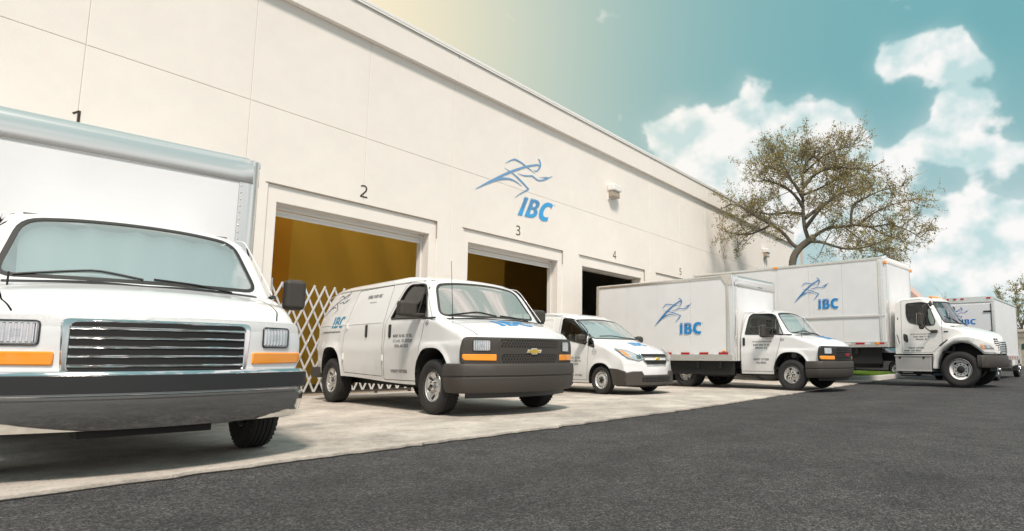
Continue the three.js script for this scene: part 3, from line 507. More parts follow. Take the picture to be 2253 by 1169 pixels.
// ---- wheels: axis along z, outer face towards +z, centre at the hub
function tyre(R, r, w, parent, mat = M.rubber) {
  const h = w / 2, s = R - r, pts = [[r - 0.012, -h * 0.8], [r + 0.01, -h * 0.86], [r + s * 0.35, -h * 1.0], [r + s * 0.7, -h * 0.99], [R - 0.02, -h * 0.86], [R - 0.004, -h * 0.72]];
  const gr = 4; for (let i = 0; i < gr; i++) { const c = lerp(-h * 0.6, h * 0.6, (i + 0.5) / gr) ; pts.push([R, c - h * 0.12], [R, c - 0.006], [R - 0.009, c - 0.004], [R - 0.009, c + 0.004], [R, c + 0.006], [R, c + h * 0.12]); }
  pts.push([R - 0.004, h * 0.72], [R - 0.02, h * 0.86], [r + s * 0.72, h * 0.985], [r + s * 0.66, h * 1.01], [r + s * 0.4, h * 1.01], [r + s * 0.34, h * 0.985], [r + 0.012, h * 0.87], [r - 0.012, h * 0.8]);
  const p = [lathe(pts, 56)];
  // shoulder blocks of the tread
  const n = Math.round(R * 110); for (let i = 0; i < n; i++) { const a = i / n * 6.2832; for (const q of [-1, 1]) { const g = new THREE.BoxGeometry(0.024, 0.010, h * 0.26); g.translate(0, R - 0.0145, q * h * 0.76); g.rotateZ(a + (q > 0 ? 0.03 : 0)); p.push(g); } }
  return part('tyre', merge(p), mat, parent);
}
// disc with holes in polar layout: prof(r) gives the depth along z; holes: outlines in the plane
function disc(R, prof, holes, thick = 0.006, seg = 0.035) { const out = []; for (let i = 0; i < 48; i++) out.push([R * Math.cos(i / 48 * 6.2832), R * Math.sin(i / 48 * 6.2832)]); return slab(out, (a, b, h) => [a, b, prof(Math.hypot(a, b)) + h], -thick, 0, { holes, seg, bevel: 0.004, crease: 0.5 }); }
const ringHoles = (n, r, f, a0 = 0) => Array.from({ length: n }, (_, i) => { const a = a0 + i / n * 6.2832, c = Math.cos(a), s = Math.sin(a); return f.map(([u, v]) => [c * (r + u) - s * v, s * (r + u) + c * v]); });
const circ = (r, n = 12, ex = 1) => Array.from({ length: n }, (_, i) => [r * Math.cos(i / n * 6.2832), r * ex * Math.sin(i / n * 6.2832)]);
const well = (rim, d0, d1) => lathe([[rim + 0.012, d1 + 0.004], [rim + 0.016, d1 - 0.004], [rim - 0.004, d1 - 0.016], [rim - 0.02, d1 - 0.05], [rim - 0.035, d0 + 0.02], [rim - 0.02, d0]], 48);
function lugs(n, r, z, s, a0 = 0) { return Array.from({ length: n }, (_, i) => { const a = a0 + i / n * 6.2832, g = new THREE.CylinderGeometry(s * 0.8, s, 0.028, 6); g.rotateX(Math.PI / 2); g.translate(r * Math.cos(a), r * Math.sin(a), z); return g; }); }
function wheel(kind, R, parent, x, y, z, flip) {
  const w = new THREE.Group(); w.name = 'wheel'; w.position.set(x, y, z); if (flip) w.rotation.y = Math.PI; parent.add(w);
  if (kind === 'van') {
    tyre(R, 0.222, 0.245, w); const rim = 0.222;
    const prof = r => r < 0.075 ? 0.075 : r < 0.12 ? 0.072 - (r - 0.075) * 0.5 : 0.05 + 0.03 * sstep(0.12, 0.2, r);
    part('rim', [well(rim, -0.09, 0.105), disc(0.212, prof, ringHoles(6, 0.152, roundPoly([[-0.034, -0.017], [0.036, -0.036], [0.036, 0.036], [-0.034, 0.017]], 0.02, 3), 0.3))], M.steel, w);
    part('hub_cap', [lathe([[0, 0.125], [0.035, 0.122], [0.052, 0.108], [0.06, 0.07]], 28), ...lugs(8, 0.083, 0.085, 0.013)], M.chrome, w);
    part('brake', [lathe([[0, 0.0], [0.17, 0.0], [0.18, -0.05]], 28)], M.dark, w);
  } else if (kind === 'dually') {
    tyre(R, 0.21, 0.225, w); part('rim', [well(0.21, -0.09, 0.10), disc(0.2, r => r < 0.085 ? 0.11 : 0.11 - 0.075 * sstep(0.085, 0.135, r) + 0.03 * sstep(0.16, 0.2, r), ringHoles(4, 0.155, circ(0.026, 12, 1.25), 0.35))], M.steel, w);
    part('hub_cap', [lathe([[0, 0.165], [0.045, 0.16], [0.055, 0.14], [0.06, 0.1]], 24), ...lugs(8, 0.083, 0.12, 0.013, 0.2)], M.chrome, w); part('hub_ring', [lathe([[0.062, 0.128], [0.1, 0.122], [0.106, 0.104]], 28)], M.chrome, w);
    part('hub_hole', ringHoles(8, 0.083, circ(0.019, 10), 0.2).map(h => slab(h, (a, b, q) => [a, b, 0.127 + q], -0.004, 0.0015, { bevel: 0.0005 })), M.dark, w);
    part('brake', [lathe([[0, 0.0], [0.16, 0.0], [0.17, -0.05]], 28)], M.dark, w);
  } else if (kind === 'compact') {
    tyre(R, 0.194, 0.185, w); part('rim', [well(0.194, -0.07, 0.085), disc(0.186, r => 0.05 + 0.025 * sstep(0.05, 0.09, r) - 0.03 * sstep(0.1, 0.15, r) + 0.03 * sstep(0.15, 0.185, r), ringHoles(16, 0.15, circ(0.0125, 10), 0.1))], M.steel, w);
    part('hub_cap', [lathe([[0, 0.092], [0.02, 0.09], [0.033, 0.08], [0.036, 0.05]], 20), ...lugs(5, 0.057, 0.075, 0.012)], M.dark, w); part('brake', [lathe([[0, 0.0], [0.15, 0.0], [0.16, -0.05]], 28)], M.dark, w);
  } else {
    tyre(R, 0.288, 0.28, w); const wp = std([0.80, 0.78, 0.76], 0.38);
    part('rim', [well(0.288, -0.1, 0.125), disc(0.275, r => r < 0.115 ? 0.03 : 0.028 - 0.03 * sstep(0.12, 0.2, r) + 0.06 * sstep(0.2, 0.275, r), [...ringHoles(2, 0.222, circ(0.026, 12, 1.5), 2.3), ...ringHoles(2, 0.222, circ(0.026, 12, 1.5), 2.3 + 1.5)])], wp, w);
    part('hub', [lathe([[0, 0.11], [0.05, 0.11], [0.075, 0.10], [0.095, 0.085], [0.105, 0.02]], 30)], M.dark, w); part('lug_nut', lugs(10, 0.1425, 0.045, 0.019, 0.3), M.dark, w);
    part('brake', [lathe([[0, 0.0], [0.22, 0.0], [0.23, -0.08]], 28)], M.dark, w);
  }
  return w;
}
// ---------------------------------------------------------------- full-size van front (cargo van and cutaway cab share it)
function archLiner(a, z0, z1, parent) {             // dark tunnel over a wheel
  const P = [], n = 20, pt = (k, z) => { const x = a.x - a.r * 0.995 * Math.cos(Math.PI * k / n); return [x, Math.max(0.3, a.y + a.h * 0.99 * Math.sqrt(Math.max(0, 1 - (Math.abs(x - a.x) / a.r) ** (a.p ?? 2)))), z]; };
  for (const s of [1, -1]) { P.length = 0; for (let k = 0; k < n; k++) P.push(...pt(k, z0 * s), ...pt(k + 1, z0 * s), ...pt(k + 1, z1 * s), ...pt(k, z0 * s), ...pt(k + 1, z1 * s), ...pt(k, z1 * s)); for (let k = 0; k < n; k++) P.push(...pt(k, z0 * s), ...pt(k + 1, z0 * s), a.x, 0.3, z0 * s); part('wheel_housing', fromTris(P.slice(), 0.5), M.dark, parent); }
}
const barOn = (map, a0, b0, a1, b1, w, h) => { const dx = a1 - a0, dy = b1 - b0, l = Math.hypot(dx, dy), nx = -dy / l * w / 2, ny = dx / l * w / 2; return slab([[a0 + nx, b0 + ny], [a0 - nx, b0 - ny], [a1 - nx, b1 - ny], [a1 + nx, b1 + ny]], map, 0, h, { bevel: Math.min(0.002, w * 0.2), seg: 0.2 }); };
function seats(parent, x, y, z, n = 2) { for (let i = 0; i < n; i++) { const s = i ? -1 : 1, g = new THREE.Group(); g.name = 'seat'; g.position.set(x, y, s * z); parent.add(g); part('cushion', box(0.5, 0.16, 0.5, 0.05, 0.08, 0, 0.06), M.seat, g); const b = box(0.15, 0.62, 0.48, -0.26, 0.42, 0, 0.06); part('backrest', b, M.seat, g); part('headrest', [box(0.1, 0.2, 0.27, -0.31, 0.86, 0, 0.04), cyl([-0.3, 0.7, 0.06], [-0.31, 0.8, 0.06], 0.008), cyl([-0.3, 0.7, -0.06], [-0.31, 0.8, -0.06], 0.008)], M.seat, g); } }
function dash(parent, x, y, w, steerZ) { part('dashboard', [box(0.5, 0.22, w * 2, x - 0.12, y - 0.13, 0, 0.08), box(0.25, 0.35, w * 1.9, x, y - 0.35, 0, 0.05)], M.trimGrey, parent); const t = new THREE.TorusGeometry(0.19, 0.016, 8, 30); t.rotateY(Math.PI / 2); t.rotateZ(0.45); t.translate(x - 0.5, y + 0.0, steerZ); part('steering_wheel', [t, cyl([x - 0.2, y - 0.15, steerZ], [x - 0.5, y, steerZ], 0.03), box(0.04, 0.03, 0.34, x - 0.5, y, steerZ, 0.01)], M.blackTrim, parent); }
function wiper(parent, pts, r = 0.009) { return part('wiper', [tube(pts, r, 14, 5)], M.blackTrim, parent); }

function vanFront(root, kind) {                     // kind: 'cargo', 'cutaway', 'chrome'
  const cargo = kind === 'cargo', xr = cargo ? -4.3 : -1.47, B = { x: -3.43, y: 0.387, r: 0.43, h: 0.58, p: 3 }, A = { x: 0, y: 0.37, r: 0.47, h: 0.56, p: 3 };
  const arches = cargo ? [A, B] : [A], lip = (x, y) => { let s = 0; for (const a of arches) { const e = Math.sqrt((Math.abs(x - a.x) / a.r) ** a.p + (Math.max(0, y - a.y) / a.h) ** 2) - 1; s += 0.022 * Math.exp(-((e * 0.5 / 0.05) ** 2)); } return s; };
  const W = x => 0.985 - 0.05 * sstep(0.25, 0.8, x) - 0.08 * sstep(0.7, 1.0, x) - (cargo ? 0.05 * sstep(-3.6, -4.3, x) + 0.05 * sstep(-4.1, -4.3, x) : 0.01);
  const side = (x, y) => W(x) * (1 - 0.045 * (Math.max(0, 0.92 - y) / 0.5) ** 2) - 0.235 * Math.max(0, y - 1.30) - 0.05 * Math.max(0, y - 1.7) + 0.014 * sstep(1.02, 0.98, y) * sstep(0.80, 0.97, y) + lip(x, y);
  const rear = cargo ? [[-4.33, 0.45], [-4.325, 1.0], [-4.25, 1.45], [-4.10, 1.80, 0.2], [-3.90, 2.03, 0.25], [-3.4, 2.075, 0.3]] : [[-1.475, 0.42], [-1.47, 1.2], [-1.45, 1.6], [-1.42, 1.99, 0.1], [-1.28, 2.035, 0.08]];
  const body = loft({
    profile: [...rear, [-1.1, cargo ? 2.095 : 2.05, 0.4], [-0.62, 2.015, 0.22], [-0.36, 1.90, 0.1], [0.17, 1.365, 0.04], [0.24, 1.352, 0.05], [0.66, 1.275, 0.3], [0.90, 1.175, 0.12], [0.995, 1.085, 0.06], [1.01, 1.0], [1.012, 0.72], [1.014, 0.48]],
    zm: 1, xmid: -1.3, bowF: 0.32, bowR: 0.09, bowAt: x => lerp(0.45, 1, sstep(-0.7, 0.1, x)), crown: x => 0.045 * sstep(0.2, -0.6, x) + 0.045 * sstep(0, 0.3, x), rc: x => x < -0.7 ? 0.14 : lerp(0.14, 0.055, sstep(-0.7, -0.35, x)) + 0.02 * sstep(0.2, 0.5, x), side, sill: x => cargo ? lerp(0.47, 0.395, sstep(-3, -0.6, x)) + 0.08 * sstep(-3.8, -4.2, x) : 0.385, arches
  });
  const sm = (x, y, h) => [x, y, side(x, y) + h], sl = (x, y, h) => [x, y, -side(x, y) - h], fm = (z, y, h) => [body.front(z, y) + h, y, z];
  let T = body.tris;
  const wsPoly = roundPoly([[-0.86, 1.385], [0, 1.376, 0.5], [0.86, 1.385], [0.72, 1.90], [0.40, 1.945, 0.2], [0, 1.958, 0.3], [-0.40, 1.945, 0.2], [-0.72, 1.90]], 0.13), wsKeep = v => v[0] > -0.75 && v[0] < 0.35 && v[3] > 0.12 && v[1] > 1.3;
  let c = cut(T, zy, wsKeep, wsPoly); T = c.out; let w = cut(c.inn, zy, () => true, offsetPoly(ccw(wsPoly), -0.032));
  part('windshield_seal', geoOf(moved(w.out, 0.002)), M.seal, root); part('windshield', geoOf(moved(w.inn, -0.004)), cargo ? M.shieldWarm : M.shield, root);
  const hoodPoly = roundPoly([[0.20, -0.815], [0.62, -0.80], [0.88, -0.72], [1.05, 0, 0.1], [0.88, 0.72], [0.62, 0.80], [0.20, 0.815]], 0.03);
  c = panel(T, xz, v => v[0] > 0.1 && v[4] > 0.35 && v[1] > 1.0, hoodPoly, 0.009); T = c.out; part('hood', geoOf(c.inn), M.paint, root);
  const winP = roundPoly([[-1.30, 1.385], [-1.07, 1.83, 0.06], [-0.965, 1.905, 0.08], [-0.52, 1.885, 0.08], [-0.42, 1.79, 0.08], [-0.20, 1.365, 0.02]].map(p => cargo ? p : [p[0] === -1.30 ? -1.27 : p[0] === -1.07 ? -1.20 : p[0] === -0.965 ? -1.12 : p[0], p[1], p[2]]), 0.03);
  const doorP = roundPoly(cargo ? [[-1.46, 0.455], [-1.44, 1.33, 0.05], [-1.12, 1.88, 0.15], [-1.0, 1.965, 0.1], [-0.50, 1.945, 0.15], [-0.245, 1.345, 0.02], [-0.49, 0.455]] : [[-1.39, 0.455], [-1.39, 1.3, 0.3], [-1.30, 1.85, 0.1], [-1.18, 1.955, 0.08], [-0.50, 1.945, 0.15], [-0.245, 1.345, 0.02], [-0.49, 0.455]], 0.03);
  for (const s of [1, -1]) {
    const keep = s > 0 ? right(0.55) : left(0.55), map = s > 0 ? sm : sl;
    c = panel(T, xy, keep, doorP, 0.010); T = c.out; const d = cut(c.inn, xy, keep, winP), door = part('door', geoOf(d.out), M.paint, root);
    part('window', geoOf(moved(d.inn, -0.012)), cargo ? M.glass : M.glass, door); if (s > 0) part('window_seal', trimLine(winP, map, 0.014), M.seal, door);
    part('window_divider', barOn(map, -0.50, 1.37, -0.47, 1.86, 0.03, 0.006), M.seal, door);
    const hx = cargo ? -1.275 : -1.295; part('handle', slab(roundPoly(rect(hx - 0.034, hx + 0.034, 1.09, 1.30), 0.03), map, 0, 0.016, { bevel: 0.008 }), M.blackTrim, door);
    part('body_moulding', [slab(rect(-0.33, 0.04, 1.34, 1.37), map, 0, 0.004)], M.seal, door);
  }
  if (cargo) {
    c = panel(T, xy, right(0.55), roundPoly([[-2.98, 0.97, 0.25], [-2.75, 1.92, 0.06], [-1.52, 1.94, 0.06], [-1.52, 0.5, 0.03], [-2.92, 0.54, 0.03]].reverse(), 0.04), 0.009); T = c.out;
    const sd = part('side_door', geoOf(c.inn), M.paint, root); part('handle', slab(roundPoly(rect(-2.12, -2.055, 1.11, 1.32), 0.03), sm, 0, 0.016, { bevel: 0.008 }), M.blackTrim, sd);
    part('hinge', [box(0.04, 0.11, 0.03, -2.93, 0.80, side(-2.93, 0.8) + 0.01), box(0.05, 0.10, 0.03, -2.82, 1.31, side(-2.82, 1.31) + 0.01), box(0.035, 0.1, 0.02, -1.5, 0.78, side(-1.5, 0.78) + 0.006)], M.paint, sd);
    part('panel_crease', [slab(rect(-4.2, -1.56, 1.335, 1.352), sm, 0, 0.005, { bevel: 0.0024, seg: 0.3 }), slab(rect(-4.2, -0.5, 0.555, 0.57), sm, 0, 0.005, { bevel: 0.0024, seg: 0.3 })].slice(0, 1), M.paint, root);
  }
  part('body', geoOf(T), M.paint, root);
  // drip rail over the doors and roof edge
  for (const s of [1, -1]) part('drip_rail', tube((cargo ? [-4.05, -3.4, -2.2, -1.2, -0.75, -0.5, -0.25, -0.05] : [-1.36, -1.1, -0.75, -0.5, -0.25, -0.05]).map(x => { const y = x < -0.6 ? (cargo && x < -3.9 ? 1.87 : 1.955) : lerp(1.93, 1.38, (x + 0.52) / 0.47); return [x, y, s * (side(x, y) + 0.004)]; }), 0.007, 40, 5), M.paint, root);
  // cab inside
  part('floor', bx(cargo ? -4.2 : -1.45, 0.3, 0.5, 0.56, -0.85, 0.85), M.under, root); part('bulkhead', bx(-1.5, -1.46, 0.5, cargo ? 1.98 : 1.93, -0.80, 0.80), cargo ? std([0.34, 0.32, 0.29], 0.7) : M.trimGrey, root);
  seats(root, -0.98, 0.86, 0.42); dash(root, 0.02, 1.30, 0.80, -0.4);
  part('headliner', bx(-1.4, -0.6, 1.955, 1.965, -0.70, 0.70, 0.003), M.trimGrey, root);
  archLiner(A, 0.6, 0.955, root); if (cargo) archLiner(B, 0.6, 0.955, root);
  part('firewall', bx(0.06, 0.12, 0.5, 1.25, -0.8, 0.8), M.dark, root); part('chassis', [bx(cargo ? -4.1 : -1.6, 0.75, 0.34, 0.47, -0.62, 0.62), bx(-0.12, 0.12, 0.28, 0.42, -0.8, 0.8), ...(cargo ? [cyl([-3.43, 0.387, -0.8], [-3.43, 0.387, 0.8], 0.05), bx(-2.6, -1.2, 0.27, 0.42, -0.5, 0.1)] : [])], M.under, root);
  part('engine_bay', bx(0.2, 0.86, 0.5, 1.0, -0.55, 0.55), M.dark, root);
  // face
  const dk = kind === 'chrome' ? M.chrome : cargo ? M.plastic : M.fascia;
  if (kind === 'chrome') part('fascia', slab(roundPoly([[0.95, 0.70], [-0.95, 0.70], [-0.965, 0.9], [-0.93, 1.09], [0.93, 1.09], [0.965, 0.9]], 0.06), fm, -0.02, 0.014, { bevel: 0.01, seg: 0.12 }), M.paint, root);
  else part('fascia', slab(roundPoly([[0.97, 0.70], [-0.97, 0.70], [-0.975, 0.9], [-0.94, 1.075], [-0.55, 1.07, 0.3], [0.55, 1.07, 0.3], [0.94, 1.075], [0.975, 0.9]], 0.07), fm, -0.02, 0.016, { bevel: 0.012, seg: 0.1 }), cargo ? M.plastic : M.fascia, root);
  const gr = part('grille', slab(roundPoly([[0.52, 0.685], [-0.52, 0.685], [-0.54, 1.055], [0.54, 1.055]], 0.05), fm, 0, 0.022, { seg: 0.1, holes: kind === 'cargo' ? [roundPoly(rect(-0.50, 0.50, 0.935, 1.035), 0.012), roundPoly([[0.49, 0.835], [0.47, 0.705], [-0.47, 0.705], [-0.49, 0.835]], 0.04)] : [roundPoly(rect(-0.49, 0.49, 0.71, 1.03), 0.04)], bevel: 0.008 }), dk, root);
  part('grille_backing', slab(rect(-0.51, 0.51, 0.69, 1.045), fm, -0.03, 0.017, { seg: 0.12 }), M.dark, gr);
  if (cargo) {
    const mesh = [], net = (y0, y1, zw) => { const H = y1 - y0, run = H * 0.55; for (const s of [1, -1]) for (let z = -zw - run; z < zw; z += 0.042) { const a = s > 0 ? z : z + run, b = s > 0 ? z + run : z, za = clamp(a, -zw, zw), zb = clamp(b, -zw, zw); if (Math.abs(za - zb) < 0.01) continue; const f = q => y0 + H * (q - a) / (b - a); mesh.push(barOn(fm, za, f(za), zb, f(zb), 0.010, 0.024)); } };
    net(0.937, 1.033, 0.498); net(0.707, 0.833, 0.475); part('grille_mesh', mesh, M.plastic, gr);
    part('bowtie_emblem', [slab([[-0.135, 0.885 - .03], [-0.055, 0.855], [-0.05, 0.835], [0.05, 0.835], [0.055, 0.855], [0.115, 0.855], [0.135, 0.905], [0.055, 0.905], [0.05, 0.925], [-0.05, 0.925], [-0.055, 0.905], [-0.115, 0.905]].map(p => [-p[0], p[1]]), fm, 0.02, 0.036, { bevel: 0.005 })], M.chrome, gr);
    part('bowtie_fill', [slab([[-0.118, 0.864], [-0.045, 0.864], [-0.04, 0.845], [0.04, 0.845], [0.045, 0.864], [0.1, 0.864], [0.118, 0.897], [0.045, 0.897], [0.04, 0.916], [-0.04, 0.916], [-0.045, 0.897], [-0.1, 0.897]].map(p => [-p[0], p[1]]), fm, 0.03, 0.040, { bevel: 0.003 })], M.gold, gr);
  } else {
    const bars = []; for (let i = 0; i < 5; i++) { const y = 0.745 + i * 0.062; bars.push(slab(rect(-0.49, 0.49, y - 0.009, y + 0.009), fm, 0.0, 0.026, { seg: 0.1, bevel: 0.006 })); } part('grille_bar', bars, dk, gr);
    if (kind === 'cutaway') { decal('lettering', textMat(['GMC'], { px: 200, w: 512, bold: 'bold', color: '#c4202c' }), (a, b) => fm(-a, b, 0.034), [-0.15, 0.81], [0.15, 0.81], [-0.15, 0.93], gr, 4, 2); }
  }
  for (const s of [1, -1]) {
    const q = p => p.map(([a, b]) => [a * s, b]), l = new THREE.Group(); l.name = 'headlight'; root.add(l);
    const hz = [0.635, 0.84];
    part('reflector', slab(q(roundPoly(rect(hz[0], hz[1], 0.885, 1.03), 0.02)), fm, 0.0, 0.019, { seg: 0.06, bevel: 0.006 }), M.reflector, l);
    part('lamp_bowl', Array.from({ length: 7 }, (_, i) => slab(q(rect(hz[0] + 0.012 + i * 0.026, hz[0] + 0.030 + i * 0.026, 0.895, 1.02)), fm, 0.017, 0.025, { bevel: 0.006 })), M.chrome, l); part('bulb', slab(q(roundPoly(rect(0.705, 0.77, 0.925, 0.985), 0.03)), fm, 0.018, 0.029, { bevel: 0.012 }), M.lens, l); part('lamp_rim', trimLine(q(roundPoly(rect(hz[0] - 0.004, hz[1] + 0.004, 0.88, 1.035), 0.022)), fm, 0.005, 0.02), M.fascia, l);
    part('lens', slab(q(roundPoly(rect(hz[0] - 0.004, hz[1] + 0.004, 0.88, 1.035), 0.022)), fm, 0.028, 0.036, { seg: 0.06, bevel: 0.004 }), M.lens, l);
    part('turn_signal', slab(q(roundPoly([[0.555, 0.748], [0.935, 0.755], [0.962, 0.79], [0.958, 0.84], [0.555, 0.838]], 0.015)), fm, 0.0, 0.030, { seg: 0.06, bevel: 0.008 }), M.amber, root);
  }
  // bumper
  const bp = [[0.40, 0.985], [0.52, 0.99], [0.62, 0.985], [0.70, 0.965], [0.755, 0.93]]; for (let z = 0.86; z > -0.87; z -= 0.0956) bp.push([1.03 - 0.33 * z * z, z]); for (const p of bp.slice(0, 5).reverse()) bp.push([p[0], -p[1]]);
  const bm = kind === 'chrome' ? M.chrome : M.hazePlastic;
  part('bumper', sweep(bp, [[-0.12, 0.685], [0.01, 0.715], [0.035, 0.708], [0.048, 0.69], [0.055, 0.60], [0.055, 0.555], [0.04, 0.545], [0.04, 0.53], [0.05, 0.52], [0.048, 0.46], [0.03, 0.375], [0.0, 0.325], [-0.04, 0.315], [-0.12, 0.33]]), bm, root);
  if (kind === 'chrome') part('bumper_pad', sweep(bp, [[0.03, 0.69], [0.066, 0.68], [0.07, 0.57], [0.03, 0.56]]), M.blackTrim, root);
  else part('air_dam', sweep(bp.slice(4, -4).map(p => [p[0] - 0.06, p[1] * 0.93]), [[-0.06, 0.34], [0.0, 0.335], [-0.01, 0.25], [-0.06, 0.245]]), M.blackTrim, root);
  part('skid', [bx(0.55, 0.85, 0.26, 0.36, -0.35, 0.4)], M.under, root);
  if (kind === 'chrome') { const P = [], n = 14, m = 8, pt = (i, j) => { const z = lerp(-0.72, 0.72, i / n), t = j / m, x = lerp(0.08, -0.46, t) - 0.30 * (z) ** 2; return [x, body.yTop(x, z) - 0.07 - 0.02 * Math.sin(i * 2.4), z]; }; for (let i = 0; i < n; i++) for (let j = 0; j < m; j++) P.push(...pt(i, j), ...pt(i + 1, j), ...pt(i + 1, j + 1), ...pt(i, j), ...pt(i + 1, j + 1), ...pt(i, j + 1)); part('sunshade', fromTris(P, 0.8), M.sunshade, root); }  // silver sheet added inside this truck to brighten its windshield
  // mirrors, wipers, aerial
  const tall = !cargo;
  for (const s of [1, -1]) { const m = new THREE.Group(); m.name = 'wing_mirror'; root.add(m); const y = tall ? 1.445 : 1.49, h = tall ? 0.32 : 0.23, z = s * (kind === 'chrome' ? 1.34 : tall ? 1.20 : 1.18), x = tall ? -0.62 : -0.40; part('mirror_shell', box(tall ? 0.13 : 0.16, h, tall ? 0.21 : 0.27, x, y, z, 0.05), M.plastic, m); part('mirror_glass', box(0.01, h - 0.05, tall ? 0.16 : 0.21, x - (tall ? 0.065 : 0.08), y, z, 0.003), M.chrome, m); part('mirror_arm', [box(tall ? 0.3 : 0.09, 0.05, 0.24, x + 0.03, y - h * 0.36, s * 1.02, 0.02)], M.plastic, m); }
  const onW = (x, z, h = 0.012) => [x, body.yTop(x, z) + h, z];
  part('cowl', [slab(roundPoly([[-0.80, 0.02], [0, 0.20], [0.80, 0.02], [0.80, 0.10], [0, 0.25], [-0.80, 0.10]].map(p => [p[1], p[0]]), 0.02), (x, z, h) => [x, body.yTop(x, z) + h, z], -0.01, 0.006, { seg: 0.08, bevel: 0.003 })], M.blackTrim, root);
  wiper(root, [onW(0.13, 0.02), onW(0.05, 0.30), onW(0.0, 0.62), onW(-0.03, 0.74)]); wiper(root, [onW(0.10, -0.60), onW(0.10, -0.35), onW(0.12, -0.05)]);
  if (cargo) part('aerial', [cyl([0.10, 1.33, 0.74], [0.03, 2.19, 0.76], 0.0055, 0.0035, 6), cyl([0.10, 1.31, 0.74], [0.097, 1.37, 0.74], 0.014)], M.dark, root);
  else part('aerial', [cyl([0.2, 1.3, 0.77], [0.195, 1.40, 0.77], 0.006)], M.dark, root);
  part('mud_grime', [slab(rect(-0.5, -0.48, 0.40, 0.60), sm, 0, 0.004)], M.paint, root);
  return { sm, sl, fm, body, side };
}
{
  const van = thing('cargo_van', 'white full-size cargo van with a gold cross-shaped emblem on its grey grille, before dock 2', 'van');
  const k = vanFront(van, 'cargo'), sm = (x, y) => k.sm(x, y, 0.004);
  wheel('van', 0.387, van, 0, 0.387, 0.855); wheel('van', 0.387, van, -3.43, 0.387, 0.855); wheel('van', 0.387, van, 0, 0.387, -0.855, true); wheel('van', 0.387, van, -3.43, 0.387, -0.855, true);
  part('rear_bumper', sweep([[-3.98, -0.97], [-4.30, -0.95], [-4.42, -0.8], [-4.44, 0.8], [-4.30, 0.95], [-3.98, 0.97]].reverse(), [[-0.1, 0.42], [0.02, 0.42], [0.03, 0.60], [-0.1, 0.62]], { flip: true }), M.hazePlastic, van);
  logo('van', ['#5b6470', '#3d8cab'], sm, [-4.06, 1.52], [-3.05, 1.82], [-3.12, 1.955], [-3.48, 1.29], [-3.03, 1.29], [-3.45, 1.50], van, 8);
  decal('lettering', textMat(['International Bonded Couriers'], { px: 60, w: 900, bold: 'bold', italic: 'italic' }), sm, [-3.86, 1.20], [-3.10, 1.20], [-3.86, 1.26], van, 6, 1);
  decal('lettering', textMat(['(888) SHIP IBC', ['www.ibcinc.com', 0.4]], { px: 120, w: 1024, squeeze: 0.9, color: '#6a6a70' }), sm, [-2.46, 1.645], [-1.74, 1.645], [-2.44, 1.84], van, 6, 4);
  decal('lettering', textMat(['8401 N.W. 17 St.', 'Miami, FL 33126', 'CHL-M 323'], { px: 110, w: 800, color: '#5c5854' }), sm, [-1.17, 0.925], [-0.57, 0.925], [-1.17, 1.155], van, 6, 4);
  decal('lettering', textMat(['USDOT 1277283'], { px: 120, w: 860, color: '#4c4844' }), sm, [-1.22, 0.545], [-0.71, 0.545], [-1.22, 0.625], van, 4, 1);
  const bad = canvasTex(200, 200, g => { g.strokeStyle = '#333'; g.lineWidth = 16; g.beginPath(); g.ellipse(100, 100, 84, 84, 0, 0, 7); g.stroke(); g.fillStyle = '#333'; g.font = 'bold 80px sans-serif'; g.textAlign = 'center'; g.textBaseline = 'middle'; g.fillText('102', 100, 104); });
  decal('number_badge', inkMat(bad), sm, [-0.215, 1.245], [-0.125, 1.245], [-0.215, 1.325], van, 2, 2);
  decal('lettering', inkMat(canvasTex(640, 320, g => ibc(g, '#1a86c4'))), (a, b) => [b, k.body.yTop(b, -a) + 0.005, -a], [-0.33, 0.72], [0.30, 0.72], [-0.33, 0.36], van, 10, 8);
  place(van, 6.736, 5.09, -0.1633);
}
